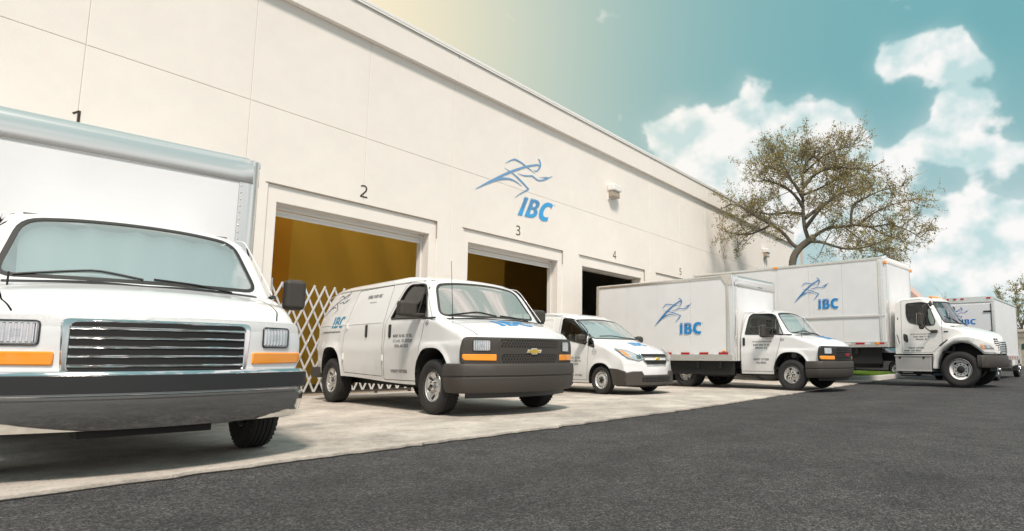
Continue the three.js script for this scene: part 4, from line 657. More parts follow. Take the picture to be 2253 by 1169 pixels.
// ---------------------------------------------------------------- small van
{
  const van = thing('compact_van', 'small white van with sloping nose and number 101 behind its window, parked at dock 3', 'van');
  const A = { x: 0, y: 0.29, r: 0.37, h: 0.385, p: 2.4 }, B = { x: -2.925, y: 0.29, r: 0.37, h: 0.385, p: 2.4 };
  const lip = (x, y) => { let s = 0; for (const a of [A, B]) { const e = Math.sqrt((Math.abs(x - a.x) / a.r) ** a.p + (Math.max(0, y - a.y) / a.h) ** 2) - 1; s += 0.018 * Math.exp(-((e * 0.4 / 0.06) ** 2)); } return s; };
  const W = x => 0.85 - 0.05 * sstep(0.2, 0.7, x) - 0.1 * sstep(0.6, 0.95, x) - 0.06 * sstep(-3.3, -3.9, x);
  const side = (x, y) => W(x) * (1 - 0.05 * (Math.max(0, 0.75 - y) / 0.5) ** 2) - 0.15 * Math.max(0, y - 0.98) - 0.06 * Math.max(0, y - 1.5) + lip(x, y);
  const body = loft({
    profile: [[-3.90, 0.35], [-3.90, 0.9], [-3.86, 1.5], [-3.74, 1.82, 0.12], [-3.5, 1.875, 0.2], [-1.9, 1.875, 0.5], [-1.30, 1.80, 0.4], [-0.96, 1.69, 0.15], [-0.12, 1.215, 0.05], [-0.03, 1.185, 0.08], [0.45, 1.055, 0.3], [0.76, 0.93, 0.12], [0.885, 0.82, 0.05], [0.905, 0.70], [0.93, 0.55], [0.935, 0.22]],
    zm: 0.85, xmid: -1.6, bowF: 0.30, bowR: 0.08, bowAt: x => lerp(0.5, 1, sstep(-1.0, 0, x)), crown: x => 0.04, rc: x => x < -1.2 ? 0.1 : lerp(0.1, 0.05, sstep(-1.2, -0.8, x)) + 0.05 * sstep(0.1, 0.5, x), side, sill: x => 0.235 + 0.03 * sstep(-2.5, -3.4, x), arches: [A, B]
  });
  const sm = (x, y, h) => [x, y, side(x, y) + h], sl = (x, y, h) => [x, y, -side(x, y) - h], fm = (z, y, h) => [body.front(z, y) + h, y, z];
  let T = body.tris, c;
  const ws = roundPoly([[-0.79, 1.20], [0, 1.19, 0.5], [0.79, 1.20], [0.685, 1.66], [0, 1.70, 0.5], [-0.685, 1.66]], 0.11);
  c = cut(T, zy, v => v[0] > -1.3 && v[0] < 0.1 && v[3] > 0.12 && v[1] > 1.1, ws); T = c.out; const w = cut(c.inn, zy, () => true, offsetPoly(ccw(ws), -0.025));
  part('windshield_seal', geoOf(moved(w.out, 0.002)), M.seal, van); part('windshield', geoOf(moved(w.inn, -0.004)), M.shield, van);
  c = panel(T, xz, v => v[0] > -0.05 && v[4] > 0.3 && v[1] > 0.85, roundPoly([[-0.06, -0.70], [0.45, -0.60], [0.78, -0.40], [0.90, 0, 0.2], [0.78, 0.40], [0.45, 0.60], [-0.06, 0.70]], 0.03), 0.008); T = c.out; part('hood', geoOf(c.inn), M.paint, van);
  const win = roundPoly([[-1.37, 1.235], [-1.36, 1.70, 0.06], [-1.02, 1.675, 0.2], [-0.70, 1.56, 0.2], [-0.475, 1.385, 0.02], [-0.475, 1.075, 0.02]], 0.03), quarter = roundPoly([[-0.405, 1.315], [-0.235, 1.12, 0.1], [-0.195, 1.005, 0.02], [-0.405, 1.06]], 0.015);
  for (const s of [1, -1]) {
    const map = s > 0 ? sm : sl, keep = s > 0 ? right(0.45) : left(0.45);
    c = panel(T, xy, keep, roundPoly([[-1.46, 0.3], [-1.43, 1.72, 0.08], [-1.0, 1.735, 0.25], [-0.66, 1.60, 0.2], [-0.42, 1.39, 0.05], [-0.385, 0.97, 0.03], [-0.445, 0.3]].map(p => p), 0.02).filter(() => true), 0.009); T = c.out;
    const d = cut(c.inn, xy, keep, win), door = part('door', geoOf(d.out), M.paint, van); part('window', geoOf(moved(d.inn, -0.01)), M.glass, door); if (s > 0) part('window_seal', trimLine(win, map, 0.011), M.seal, door);
    c = cut(T, xy, keep, quarter); T = c.out; const qw = part('quarter_window', geoOf(moved(c.inn, -0.01)), M.glass, van); if (s > 0) part('window_seal', trimLine(quarter, map, 0.010), M.seal, qw);
    part('handle', slab(roundPoly(rect(-1.36, -1.2, 0.93, 0.975), 0.02), map, 0, 0.018, { bevel: 0.008 }), M.paint, door);
    part('panel_recess', slab(roundPoly(rect(-2.62, -1.66, 1.18, 1.71), 0.06), map, 0, 0.006, { bevel: 0.005, seg: 0.2, holes: [roundPoly(rect(-2.585, -1.695, 1.215, 1.675), 0.05)] }), M.paint, van);
    const m = new THREE.Group(); m.name = 'wing_mirror'; van.add(m); part('mirror_shell', box(0.14, 0.17, 0.22, -0.50, 1.22, s * 0.97, 0.06), M.plastic, m); part('mirror_glass', box(0.01, 0.13, 0.17, -0.57, 1.22, s * 0.97, 0.003), M.chrome, m); part('mirror_arm', box(0.07, 0.04, 0.12, -0.47, 1.13, s * 0.86, 0.015), M.plastic, m);
    const q = p => p.map(([a, b]) => [a * s, b]);
    // swept headlight: dark bowl, reflectors, amber wedge, clear cover
    const l = new THREE.Group(); l.name = 'headlight'; van.add(l), 0;
    const hm = (u, v, h) => { const z = s * u, y = v, xf = body.front(z, y), zs = side(0.55, y); return u < 0.70 ? [xf + h, y, z] : [xf + h * 0.7, y, s * (Math.min(u, 0.79) + h * 0.7)]; };
    part('lamp_bowl', slab([[0.36, 0.765], [0.50, 0.72], [0.70, 0.775], [0.775, 0.86], [0.79, 0.985], [0.62, 0.93]], hm, -0.01, 0.010, { seg: 0.06, bevel: 0.004 }), M.reflector, l);
    part('turn_signal', slab([[0.67, 0.80], [0.74, 0.845], [0.775, 0.955], [0.70, 0.93]], hm, 0.006, 0.018, { seg: 0.06, bevel: 0.006 }), M.amber, l);
    part('reflector', slab(roundPoly(rect(0.42, 0.54, 0.755, 0.855), 0.03), hm, 0.008, 0.017, { bevel: 0.004 }), M.chrome, l); part('lamp_surround', slab(roundPoly(rect(0.44, 0.52, 0.77, 0.84), 0.03), hm, 0.016, 0.019, { bevel: 0.001 }), M.glass, l);
    part('lens', slab([[0.35, 0.76], [0.50, 0.712], [0.705, 0.77], [0.785, 0.86], [0.80, 0.995], [0.62, 0.94]], hm, 0.022, 0.030, { seg: 0.05, bevel: 0.005 }), M.lens, l);
    part('lamp_outline', trimLine([[0.35, 0.76], [0.50, 0.712], [0.705, 0.77], [0.785, 0.86], [0.80, 0.995], [0.62, 0.94]], (a, b, h) => hm(a, b, 0.008), 0.0035), M.seal, l);
  }
  part('body', geoOf(T), M.paint, van);
  part('floor', bx(-3.8, 0.2, 0.34, 0.40, -0.72, 0.72), M.under, van); part('bulkhead', bx(-1.62, -1.58, 0.4, 1.72, -0.66, 0.66), M.trimGrey, van); seats(van, -1.05, 0.60, 0.36); dash(van, -0.22, 1.12, 0.66, -0.36); part('firewall', bx(-0.1, -0.05, 0.35, 1.05, -0.68, 0.68), M.dark, van); part('engine_bay', bx(0.1, 0.72, 0.3, 0.8, -0.5, 0.5), M.dark, van);
  // crumpled reflective shade behind the glass
  { const P = [], n = 16, m = 10, pt = (i, j) => { const z = lerp(-0.60, 0.60, i / n), t = j / m, x = lerp(-0.14, -0.86, t) - 0.30 * 0.5 * (z / 0.85) ** 2, k = 0.03 * Math.sin(i * 2.4) + 0.02 * fbm(i * 0.7, j * 0.7, 3, 2); return [x, body.yTop(x, z) - 0.06 - k, z]; };
    for (let i = 0; i < n; i++) for (let j = 0; j < m; j++) P.push(...pt(i, j), ...pt(i + 1, j), ...pt(i + 1, j + 1), ...pt(i, j), ...pt(i + 1, j + 1), ...pt(i, j + 1)); part('sunshade', fromTris(P, 0.8), M.sunshade, van); }
  archLiner(A, 0.5, 0.835, van); archLiner(B, 0.5, 0.835, van);
  // grey lower cladding and bumper
  part('bumper_cladding', [slab([[0.96, 0.20], [0.99, 0.31], [0.965, 0.47], [0.80, 0.50], [0.56, 0.50], [0.50, 0.42], [-0.50, 0.42], [-0.56, 0.50], [-0.80, 0.50], [-0.965, 0.47], [-0.99, 0.31], [-0.96, 0.20]].map(p => [p[0] * 0.80, p[1]]), fm, -0.02, 0.03, { seg: 0.07, bevel: 0.015 }), ...[sm, sl].map(m => slab([[0.36, 0.20], [0.335, 0.40], [0.295, 0.565], [0.5, 0.545], [0.68, 0.50], [0.72, 0.30], [0.68, 0.20]], m, -0.01, 0.016, { seg: 0.1, bevel: 0.008 }))], M.hazePlastic, van);
  part('lower_grille', [slab(roundPoly(rect(-0.46, 0.46, 0.27, 0.385), 0.03), fm, 0.02, 0.034, { seg: 0.1 })], M.dark, van); const lg = []; for (let i = 0; i < 3; i++) lg.push(slab(rect(-0.45, 0.45, 0.29 + i * 0.035, 0.298 + i * 0.035), fm, 0.03, 0.042, { seg: 0.1, bevel: 0.003 })); for (let z = -0.4; z < 0.45; z += 0.1) lg.push(slab(rect(z, z + 0.008, 0.28, 0.38), fm, 0.03, 0.040, { bevel: 0.003 })); part('grille_bar', lg, M.plastic, van);
  for (const [y0, y1, a, b] of [[0.80, 0.868, 0.40, 0.43], [0.645, 0.735, 0.31, 0.40]]) { const g = part('grille', slab(roundPoly([[-a, y0], [a, y0], [b, y1], [-b, y1]], 0.02), fm, -0.01, 0.014, { seg: 0.08, bevel: 0.004 }), M.dark, van); for (let y = y0 + 0.02; y < y1 - 0.01; y += 0.026) part('grille_bar', slab(rect(-a * 0.97, a * 0.97, y - 0.004, y + 0.004), fm, 0.01, 0.022, { seg: 0.1, bevel: 0.003 }), M.plastic, g); part('grille_trim', trimLine(roundPoly([[-a, y0], [a, y0], [b, y1], [-b, y1]], 0.02), fm, 0.006, 0.014), M.chrome, g); }
  const bt = k => [[-0.10, -0.022], [-0.035, -0.022], [-0.03, -0.042], [0.03, -0.042], [0.035, -0.022], [0.08, -0.022], [0.10, 0.022], [0.035, 0.022], [0.03, 0.042], [-0.03, 0.042], [-0.035, 0.022], [-0.08, 0.022]].map(p => [-p[0] * k, p[1] * k + 0.765]);
  part('bowtie_emblem', slab(bt(0.8), fm, 0.0, 0.030, { bevel: 0.006 }), M.gold, van);
  part('chrome_lip', slab(roundPoly(rect(-0.33, 0.33, 0.605, 0.632), 0.01), fm, 0, 0.012, { seg: 0.1 }), M.chrome, van);
  for (const [x, f, s] of [[0, 0, 1], [-2.925, 0, 1], [0, 1, -1], [-2.925, 1, -1]]) wheel('compact', 0.302, van, x, 0.302, s * 0.745, !!f);
  part('chassis', [bx(-3.7, 0.6, 0.2, 0.34, -0.5, 0.5), cyl([0, 0.3, -0.7], [0, 0.3, 0.7], 0.03), cyl([-2.925, 0.3, -0.7], [-2.925, 0.3, 0.7], 0.04), bx(0.1, 0.8, 0.16, 0.22, -0.45, 0.45)], M.under, van);
  const onW = (x, z, h = 0.012) => [x, body.yTop(x, z) + h, z]; wiper(van, [onW(-0.14, -0.05), onW(-0.24, 0.25), onW(-0.33, 0.55)]); wiper(van, [onW(-0.25, -0.55), onW(-0.17, -0.3), onW(-0.15, -0.02)]);
  part('roof_rail', [1, -1].map(s => tube([[-1.4, 0.72], [-2.4, 0.72], [-3.4, 0.70]].map(([x, z]) => [x, body.yTop(x, z * s) + 0.008, z * s]), 0.012, 10, 5)), M.paint, van);
  const sd = (x, y) => sm(x, y, 0.004);
  decal('lettering', textMat(['8401 N.W. 17 St.', 'Miami, FL 33126', 'CHL-M 323'], { px: 110, w: 800, color: '#6c6862' }), sd, [-1.20, 0.61], [-0.61, 0.61], [-1.20, 0.815], van, 4, 3);
  decal('lettering', textMat(['USDOT 1277283'], { px: 120, w: 860, color: '#565250' }), sd, [-1.06, 0.36], [-0.59, 0.36], [-1.06, 0.43], van, 3, 1);
  const bad = canvasTex(200, 200, g => { g.strokeStyle = '#444'; g.lineWidth = 9; g.beginPath(); g.arc(100, 100, 90, 0, 7); g.stroke(); g.fillStyle = '#444'; g.font = '78px sans-serif'; g.textAlign = 'center'; g.textBaseline = 'middle'; g.fillText('101', 100, 104); });
  decal('number_badge', inkMat(bad), sd, [-0.26, 0.845], [-0.125, 0.845], [-0.26, 0.98], van, 2, 2);
  decal('lettering', inkMat(canvasTex(640, 320, g => ibc(g, '#2a8cc8'))), (a, b) => [b, body.yTop(b, -a) + 0.005, -a], [-0.24, 0.46], [0.24, 0.46], [-0.24, 0.20], van, 8, 6);
  place(van, 11.651, 4.273, -0.1566);
}
// ---------------------------------------------------------------- box trucks
// cargo box: xf front, length, y0..y1, half width; parts: side panels, posts, rails, reflective tape
function cargoBox(root, o) {
  const { xf, len, y0, y1, hw, pw = 1.22, rail = 0.09, post = 0.2 } = o, xr = xf - len, sideW = hw - 0.012;
  const b = new THREE.Group(); b.name = 'cargo_box'; root.add(b);
  part('core', bx(xr + 0.05, xf - 0.06, y0 + 0.03, y1 - 0.03, -sideW + 0.02, sideW - 0.02, 0.01), M.frp, b);
  for (const s of [1, -1]) {
    const n = Math.round((len - post - 0.08) / pw), L = (len - post - 0.08) / n;
    for (let i = 0; i < n; i++) part('side_panel', slab(rect(xr + 0.08 + i * L + 0.003, xr + 0.08 + (i + 1) * L - 0.003, y0 + 0.16, y1 - rail), (x, y, h) => [x, y, s * (sideW - 0.03 + h)], 0, 0.03, { bevel: 0.003, uv: 1 }), M.frp, b);
    part('top_rail', [sweep([[xr, 0], [xf - post * 0.5, 0]], [[-s * 0.0 + s * (hw - 0.05), y1 - rail], [s * hw, y1 - rail], [s * (hw + 0.004), y1 - rail + 0.012], [s * (hw + 0.004), y1 - 0.025], [s * (hw - 0.02), y1], [s * (hw - 0.08), y1 + 0.006]], { flip: true })], M.alu, b);
    part('bottom_rail', bx(xr, xf - 0.04, y0, y0 + 0.17, s * (hw - 0.02) - 0.03, s * (hw - 0.02) + 0.026, 0.006), M.alu, b);
    const tp = []; for (let x = xr + 0.15, r = 0; x < xf - 0.32; x += 0.3, r++) part('reflective_tape', bx(x, x + (r % 2 ? 0.15 : 0.28) , y0 + o.tapeY, y0 + o.tapeY + 0.055, s * (hw + 0.004), s * (hw + 0.010), 0.001), r % 2 ? M.whiteTape : M.redTape, b);
    part('rear_post', bx(xr - 0.03, xr + 0.08, y0, y1, s * (hw - 0.05) - 0.06, s * (hw - 0.05) + 0.055, 0.012), M.alu, b);
  }
  // rounded front corner posts with rows of rivets
  const R = post * 0.72, arc = s => { const p = []; for (let k = 0; k <= 8; k++) { const a = k / 8 * Math.PI / 2; p.push([xf - R + R * Math.sin(a), s * (hw - R + R * Math.cos(a))]); } return [[xf - post, s * hw], ...p, [xf, s * (hw - post)]]; };
  for (const s of [1, -1]) {
    const P = [], q = arc(s); for (let k = 0; k < q.length - 1; k++) { const a = q[k], c = q[k + 1]; P.push(a[0], y0, a[1], c[0], y0, c[1], c[0], y1 - 0.03, c[1], a[0], y0, a[1], c[0], y1 - 0.03, c[1], a[0], y1 - 0.03, a[1]); }
    part('corner_post', fromTris(P, 0.9), o.postMat || M.alu, b);
    const rv = []; for (let y = y0 + 0.2; y < y1 - 0.1; y += 0.075) { rv.push(new THREE.SphereGeometry(0.009, 6, 4).translate(xf - post + 0.025, y, s * (hw + 0.001))); rv.push(new THREE.SphereGeometry(0.009, 6, 4).translate(xf + 0.001, y, s * (hw - post + 0.02))); } part('rivet', rv, M.steel, b);
  }
  part('front_panel', slab(rect(-hw + post, hw - post, y0, y1 - 0.06), (z, y, h) => [xf + h, y, z], -0.02, -0.002, { bevel: 0.002 }), M.frp, b);
  // header over the front with rounded ends
  const hd = []; for (let k = 0; k <= 24; k++) { const t = k / 24, z = lerp(hw, -hw, t); hd.push([xf + 0.004 - (Math.abs(z) > hw - R ? R - Math.sqrt(Math.max(0, R * R - (Math.abs(z) - hw + R) ** 2)) : 0), z]); }
  part('front_header', sweep(hd, [[-0.25, y1 - o.header], [0.006, y1 - o.header], [0.012, y1 - o.header + 0.012], [0.008, y1 - 0.09], [-0.02, y1 - 0.03], [-0.07, y1 + 0.004], [-0.25, y1 + 0.008]]), o.headMat || M.alu, b);
  part('roof', bx(xr, xf - 0.1, y1 - 0.035, y1 - 0.005, -hw + 0.03, hw - 0.03, 0.01), M.frp, b);
  part('rear_frame', bx(xr - 0.04, xr - 0.0, y1 - 0.2, y1 + 0.003, -hw + .02, hw - .02, 0.01), M.alu, b); part('rear_frame', bx(xr - 0.04, xr, y0 - 0.02, y0 + 0.12, -hw + .02, hw - .02, 0.01), M.alu, b);
  for (let y = y0 + 0.13; y < y1 - 0.22; y += 0.3) part('door_slat', bx(xr - 0.02, xr + 0.005, y, Math.min(y + 0.292, y1 - 0.21), -hw + 0.1, hw - 0.1, 0.008), M.frp, b);
  return b;
}
function marker(root, x, y, z, m, w = 0.14, h = 0.05, d = 0.03) { return part('marker_light', [box(w, h, d, x, y, z, 0.012)], m, root); }

// cutaway box truck
function cutaway(root, kind, boxO, wbRear) {
  const k = vanFront(root, kind); cargoBox(root, boxO);
  const xb = boxO.xf, y0 = boxO.y0;
  for (const s of [1, -1]) { wheel('dually', 0.372, root, 0, 0.372, s * 0.865, s < 0); wheel('dually', 0.372, root, wbRear, 0.372, s * 0.93, s < 0); wheel('dually', 0.372, root, wbRear, 0.372, s * 0.66, s < 0); }
  part('frame_rail', [bx(xb - boxO.len + 0.3, -1.2, 0.50, 0.68, 0.36, 0.44), bx(xb - boxO.len + 0.3, -1.2, 0.50, 0.68, -0.44, -0.36), cyl([wbRear, 0.372, -0.9], [wbRear, 0.372, 0.9], 0.07), ...[-5.6, -4.6, -2.6, -1.9].map(x => bx(x - 0.04, x + 0.04, 0.52, 0.69, -1.15, 1.15))], M.frame, root);
  part('fuel_tank', box(1.0, 0.26, 0.5, -2.35, 0.42, 0.62, 0.06), M.under, root); part('storage_box', box(0.7, 0.3, 0.5, -2.3, 0.48, -0.75, 0.03), M.under, root);
  part('side_skirt', bx(xb - boxO.len + 0.5, -1.5, 0.345, y0 - 0.005, 1.085, 1.11, 0.004), M.dark, root);
  part('mud_flap', [bx(wbRear - 0.5, wbRear - 0.48, 0.15, y0, 0.55, 1.07, 0.004)], M.rubber, root);
  part('exhaust', [tube([[-1.2, 0.42, 0.25], [-3.0, 0.45, 0.3], [-4.4, 0.5, 0.5], [-5.2, 0.42, 0.9]], 0.03, 20, 8)], M.frame, root);
  part('rear_bumper', [bx(xb - boxO.len - 0.12, xb - boxO.len, 0.42, 0.55, -1.1, 1.1, 0.01)], M.frame, root);
  return k;
}
const boxMap = hw => (x, y) => [x, y, hw + 0.006];
{
  const t = thing('box_truck', 'white short box truck', 'truck');
  t.userData.label = 'white short box truck with red letters on its grille, beside the small van';
  const k = cutaway(t, 'cutaway', { xf: -1.45, len: 4.80, y0: 0.705, y1: 2.935, hw: 1.22, tapeY: 0.165, header: 0.3, post: 0.22 }, -3.1), sm = (x, y) => k.sm(x, y, 0.004);
  logo('truck', ['#2f7db8', '#1788cc'], boxMap(1.22), [-4.01, 1.665], [-2.75, 2.25], [-3.16, 2.41], [-3.15, 1.41], [-2.42, 1.41], [-3.15, 1.735], t, 2);
  marker(t, -1.74, 0.955, 1.225, M.amber, 0.1, 0.04);
  // aluminium corner cap at the front top of the box
  part('corner_cap', [slab([[-1.86, 2.945], [-1.50, 2.945], [-1.45, 2.66], [-1.65, 2.66]], (x, y, h) => [x, y, 1.222 + h], -0.01, 0.012, { bevel: 0.006 })], M.alu, t);
  for (const z of [-0.09, 0, 0.09]) part('rivet', box(0.02, 0.03, 0.03, -1.435, 2.70, z - 0.2, 0.005), M.dark, t);
  decal('lettering', textMat(['IBC International Bonded Couriers'], { px: 70, w: 1100, italic: 'italic', bold: 'bold', color: '#333' }), sm, [-1.05, 1.165], [-0.50, 1.165], [-1.05, 1.215], t, 4, 1);
  decal('lettering', textMat(['8401 NW 17 St', 'Miami, FL'], { px: 110, w: 720, color: '#2c2c2e' }), sm, [-1.03, 1.0], [-0.57, 1.0], [-1.03, 1.145], t, 4, 2);
  decal('lettering', textMat(['USDOT 1277283', 'CHL-M323'], { px: 110, w: 860, color: '#2c2c2e' }), sm, [-1.05, 0.625], [-0.58, 0.625], [-1.05, 0.79], t, 4, 2);
  const bad = canvasTex(240, 200, g => { g.strokeStyle = '#222'; g.lineWidth = 18; g.beginPath(); g.ellipse(120, 100, 84, 60, 0, 0, 7); g.stroke(); g.fillStyle = '#222'; g.beginPath(); g.moveTo(0, 100); g.lineTo(46, 70); g.lineTo(46, 130); g.closePath(); g.fill(); g.beginPath(); g.moveTo(240, 100); g.lineTo(194, 70); g.lineTo(194, 130); g.closePath(); g.fill(); g.font = 'bold 70px sans-serif'; g.textAlign = 'center'; g.textBaseline = 'middle'; g.fillText('21', 120, 102); });
  decal('number_badge', inkMat(bad), sm, [-0.28, 1.19], [-0.16, 1.19], [-0.28, 1.275], t, 2, 2);
  decal('lettering', inkMat(canvasTex(640, 320, g => ibc(g, '#1a86c4'))), (a, b) => [b, k.body.yTop(b, -a) + 0.005, -a], [-0.33, 0.72], [0.30, 0.72], [-0.33, 0.36], t, 10, 8);
  place(t, 15.49, 7.25, -0.115);
}
{
  const t = thing('box_truck', 'white box truck with a chrome bumper at the far left edge', 'truck');
  cutaway(t, 'chrome', { xf: -1.45, len: 4.4, y0: 0.705, y1: 3.05, hw: 1.2, tapeY: 0.165, header: 0.3, post: 0.22 }, -3.0);
  place(t, 2.06, 5.95, -0.165);
}
// tall conventional truck
{
  const t = thing('box_truck', 'tall white truck with a bonnet, big front wheels and the highest box', 'truck');
  const W = x => x < -0.3 ? 1.13 : lerp(1.13, 0.74, sstep(-0.35, 0.9, x)), side = (x, y) => W(x) - 0.07 * Math.max(0, y - 1.7) - 0.02 * (Math.max(0, 1.3 - y));
  const body = loft({
    profile: [[-1.745, 0.93], [-1.74, 1.6], [-1.72, 2.52, 0.12], [-1.6, 2.61, 0.1], [-0.95, 2.635, 0.4], [-0.62, 2.60, 0.12], [-0.52, 2.52, 0.08], [-0.10, 1.78, 0.05], [-0.02, 1.75, 0.08], [0.40, 1.665, 0.4], [0.78, 1.53, 0.2], [0.88, 1.42, 0.08], [0.925, 1.2], [0.935, 0.94]],
    zm: 1.1, xmid: -1.0, bowF: 0.30, bowR: 0.0, bowAt: x => lerp(1.15, 0.9, sstep(-0.2, 0.3, x)), crown: x => 0.03 + 0.09 * sstep(-0.1, 0.3, x), rc: x => x < -0.75 ? 0.10 : lerp(0.10, 0.05, sstep(-0.75, -0.5, x)) + 0.16 * sstep(-0.1, 0.3, x), side, sill: x => 0.94, arches: [{ x: 0.0, y: 0.52, r: 0.64, h: 0.73, p: 2.3 }]
  });
  const sm = (x, y, h) => [x, y, side(x, y) + h], sl = (x, y, h) => [x, y, -side(x, y) - h], fm = (z, y, h) => [body.front(z, y) + h, y, z];
  let T = body.tris, c; const P = M.paintWarm;
  const ws = roundPoly([[-0.97, 1.82], [0, 1.80, 0.5], [0.97, 1.82], [0.90, 2.47], [0, 2.50, 0.5], [-0.90, 2.47]], 0.09);
  c = cut(T, zy, v => v[0] > -0.95 && v[0] < 0.02 && v[3] > 0.12 && v[1] > 1.7, ws); T = c.out; const w = cut(c.inn, zy, () => true, offsetPoly(ccw(ws), -0.035));
  part('windshield_seal', geoOf(moved(w.out, 0.003)), M.seal, t); part('windshield', geoOf(moved(w.inn, -0.004)), phys([0.55, 0.66, 0.74], 0.015, { transmission: 1, thickness: 0, ior: 2.2 }), t);
  const doorP = roundPoly([[-1.545, 0.985], [-1.545, 2.51], [-0.82, 2.53, 0.1], [-0.62, 2.44, 0.12], [-0.43, 1.78, 0.3], [-0.43, 1.26, 0.05], [-0.70, 0.985, 0.03]], 0.04);
  const win = roundPoly([[-1.40, 2.42, 0.06], [-1.0, 2.44, 0.03], [-0.80, 2.41, 0.04], [-0.66, 2.08, 0.1], [-0.595, 1.86, 0.05], [-0.63, 1.765, 0.03], [-0.98, 1.765, 0.1], [-1.33, 1.86, 0.1], [-1.40, 2.06, 0.1]], 0.04);
  for (const s of [1, -1]) {
    const map = s > 0 ? sm : sl, keep = s > 0 ? right(0.7) : left(0.7);
    c = panel(T, xy, keep, doorP, 0.010); T = c.out; const d = cut(c.inn, xy, keep, win), door = part('door', geoOf(d.out), P, t); part('window', geoOf(moved(d.inn, -0.01)), M.glass, door); part('window_seal', trimLine(win, map, 0.015), M.seal, door);
    part('window_divider', barOn(map, -0.80, 1.77, -0.84, 2.42, 0.05, 0.006), M.seal, door);
    part('handle', slab(roundPoly([[-1.50, 1.535], [-1.38, 1.50], [-1.365, 1.30], [-1.40, 1.26], [-1.49, 1.33]], 0.04), map, 0, 0.012, { bevel: 0.006 }), M.blackTrim, door); part('latch', slab(roundPoly([[-1.49, 1.50], [-1.45, 1.50], [-1.40, 1.30], [-1.43, 1.29]], 0.01), map, 0.01, 0.03, { bevel: 0.006 }), M.plastic, door);
    part('grab_rail', [tube([[-1.69, 1.50, s * 1.15], [-1.66, 1.48, s * 1.18], [-1.61, 1.28, s * 1.18], [-1.61, 1.26, s * 1.14]], 0.012, 12, 6)], M.plastic, t);
    part('pillar_vent', [slab(roundPoly(rect(-1.665, -1.64, 1.95, 2.02), 0.008), map, 0, 0.006)], M.seal, t);
    // wheel fender standing out from the bonnet, and the headlight in its nose
    const fo = [[-0.72, 0.50], [-0.70, 0.92], [-0.55, 1.12], [-0.36, 1.30, 0.1], [-0.10, 1.44, 0.2], [0.22, 1.46, 0.3], [0.52, 1.40, 0.3], [0.78, 1.27, 0.15], [0.87, 1.08, 0.1], [0.88, 0.93], [0.60, 0.93, 0.03], [0.50, 1.05, 0.2], [0.28, 1.22, 0.3], [0.02, 1.27, 0.2], [-0.25, 1.19, 0.2], [-0.48, 0.98, 0.2], [-0.60, 0.72, 0.2], [-0.645, 0.50]];
    const zo = x => 1.20 - 0.62 * Math.pow(clamp((x - 0.36) / 0.54, 0, 1), 2.1);
    part('fender', slab(roundPoly(fo, 0.04, 4), (x, y, h) => [x, y, s * (h > 0.45 ? zo(x) - (0.52 - h) : lerp(0.55, zo(x), h / 0.6))], 0.0, 0.52, { seg: 0.12, bevel: 0.055, crease: 0.9 }), P, t);
    part('fender_liner', [slab([[-0.66, 0.55], [-0.62, 1.0], [-0.3, 1.26], [0.1, 1.32], [0.45, 1.2], [0.66, 0.92], [0.66, 0.55]], (x, y, h) => [x, y, s * h], 0.5, 0.72)], M.dark, t);
    const hl = new THREE.Group(); hl.name = 'headlight'; t.add(hl); const hp = roundPoly([[0.53, 1.215, 0.05], [0.62, 1.235, 0.08], [0.74, 1.17, 0.05], [0.82, 1.065, 0.03], [0.60, 1.065, 0.06], [0.54, 1.12]], 0.03), hm = (x, y, h) => [x, y, s * (zo(x) - 0.045 * sstep(1.1, 1.3, y) + h)];
    part('lamp_bowl', slab(hp, hm, -0.02, 0.012, { seg: 0.06, bevel: 0.01 }), std([0.34, 0.34, 0.33], 0.25, 0.5), hl); part('turn_signal', slab(roundPoly([[0.54, 1.205], [0.60, 1.205], [0.645, 1.08], [0.60, 1.075], [0.55, 1.125]], 0.02), hm, 0.005, 0.018, { bevel: 0.004 }), M.amber, hl); part('reflector', slab(roundPoly([[0.66, 1.19], [0.73, 1.15], [0.78, 1.085], [0.68, 1.085]], 0.04), hm, 0.008, 0.02, { bevel: 0.005 }), M.chrome, hl); part('lens', slab(offsetPoly(ccw(hp), 0.006), hm, 0.02, 0.03, { seg: 0.06, bevel: 0.006 }), M.lens, hl);
    part('side_marker', slab(roundPoly(rect(0.03, 0.15, 1.325, 1.35), 0.01), (x, y, h) => [x, y, s * (1.17 + h)], -0.04, 0.028, { bevel: 0.008 }), std([0.5, 0.42, 0.05], 0.3), t);
    part('bonnet_latch', [tube([[-0.50, 1.16, s * 1.19], [-0.40, 1.24, s * 1.2], [-0.28, 1.335, s * 1.16]], 0.018, 10, 6)], M.rubber, t);
    part('cowl_vent', [slab(roundPoly(rect(-0.38, -0.26, 1.55, 1.585), 0.012), map, 0, 0.012)], M.plastic, t);
    // mirror: arm loop, tall glass and round convex
    const m = new THREE.Group(); m.name = 'wing_mirror'; t.add(m); part('mirror_shell', [box(0.14, 0.38, 0.2, -0.90, 1.92, s * 1.48, 0.05)], M.plastic, m); part('convex_mirror', [box(0.13, 0.17, 0.19, -0.88, 1.80 - 0.08, s * 1.46, 0.05)], M.plastic, m); part('mirror_glass', box(0.01, 0.33, 0.17, -0.975, 1.93, s * 1.48, 0.003), M.chrome, m);
    part('mirror_arm', [tube([[-0.62, 2.35, s * 1.08], [-0.72, 2.38, s * 1.3], [-0.82, 2.3, s * 1.44], [-0.83, 2.05, s * 1.46], [-0.80, 1.72, s * 1.44], [-0.72, 1.60, s * 1.3], [-0.62, 1.58, s * 1.14]], 0.017, 40, 6), box(0.2, 0.09, 0.08, -0.63, 1.58, s * 1.16, 0.03)], M.plastic, m); part('spot_mirror', [new THREE.SphereGeometry(0.085, 16, 10).scale(0.5, 1, 1).translate(-0.66, 2.37, s * 1.28)], M.plastic, m);
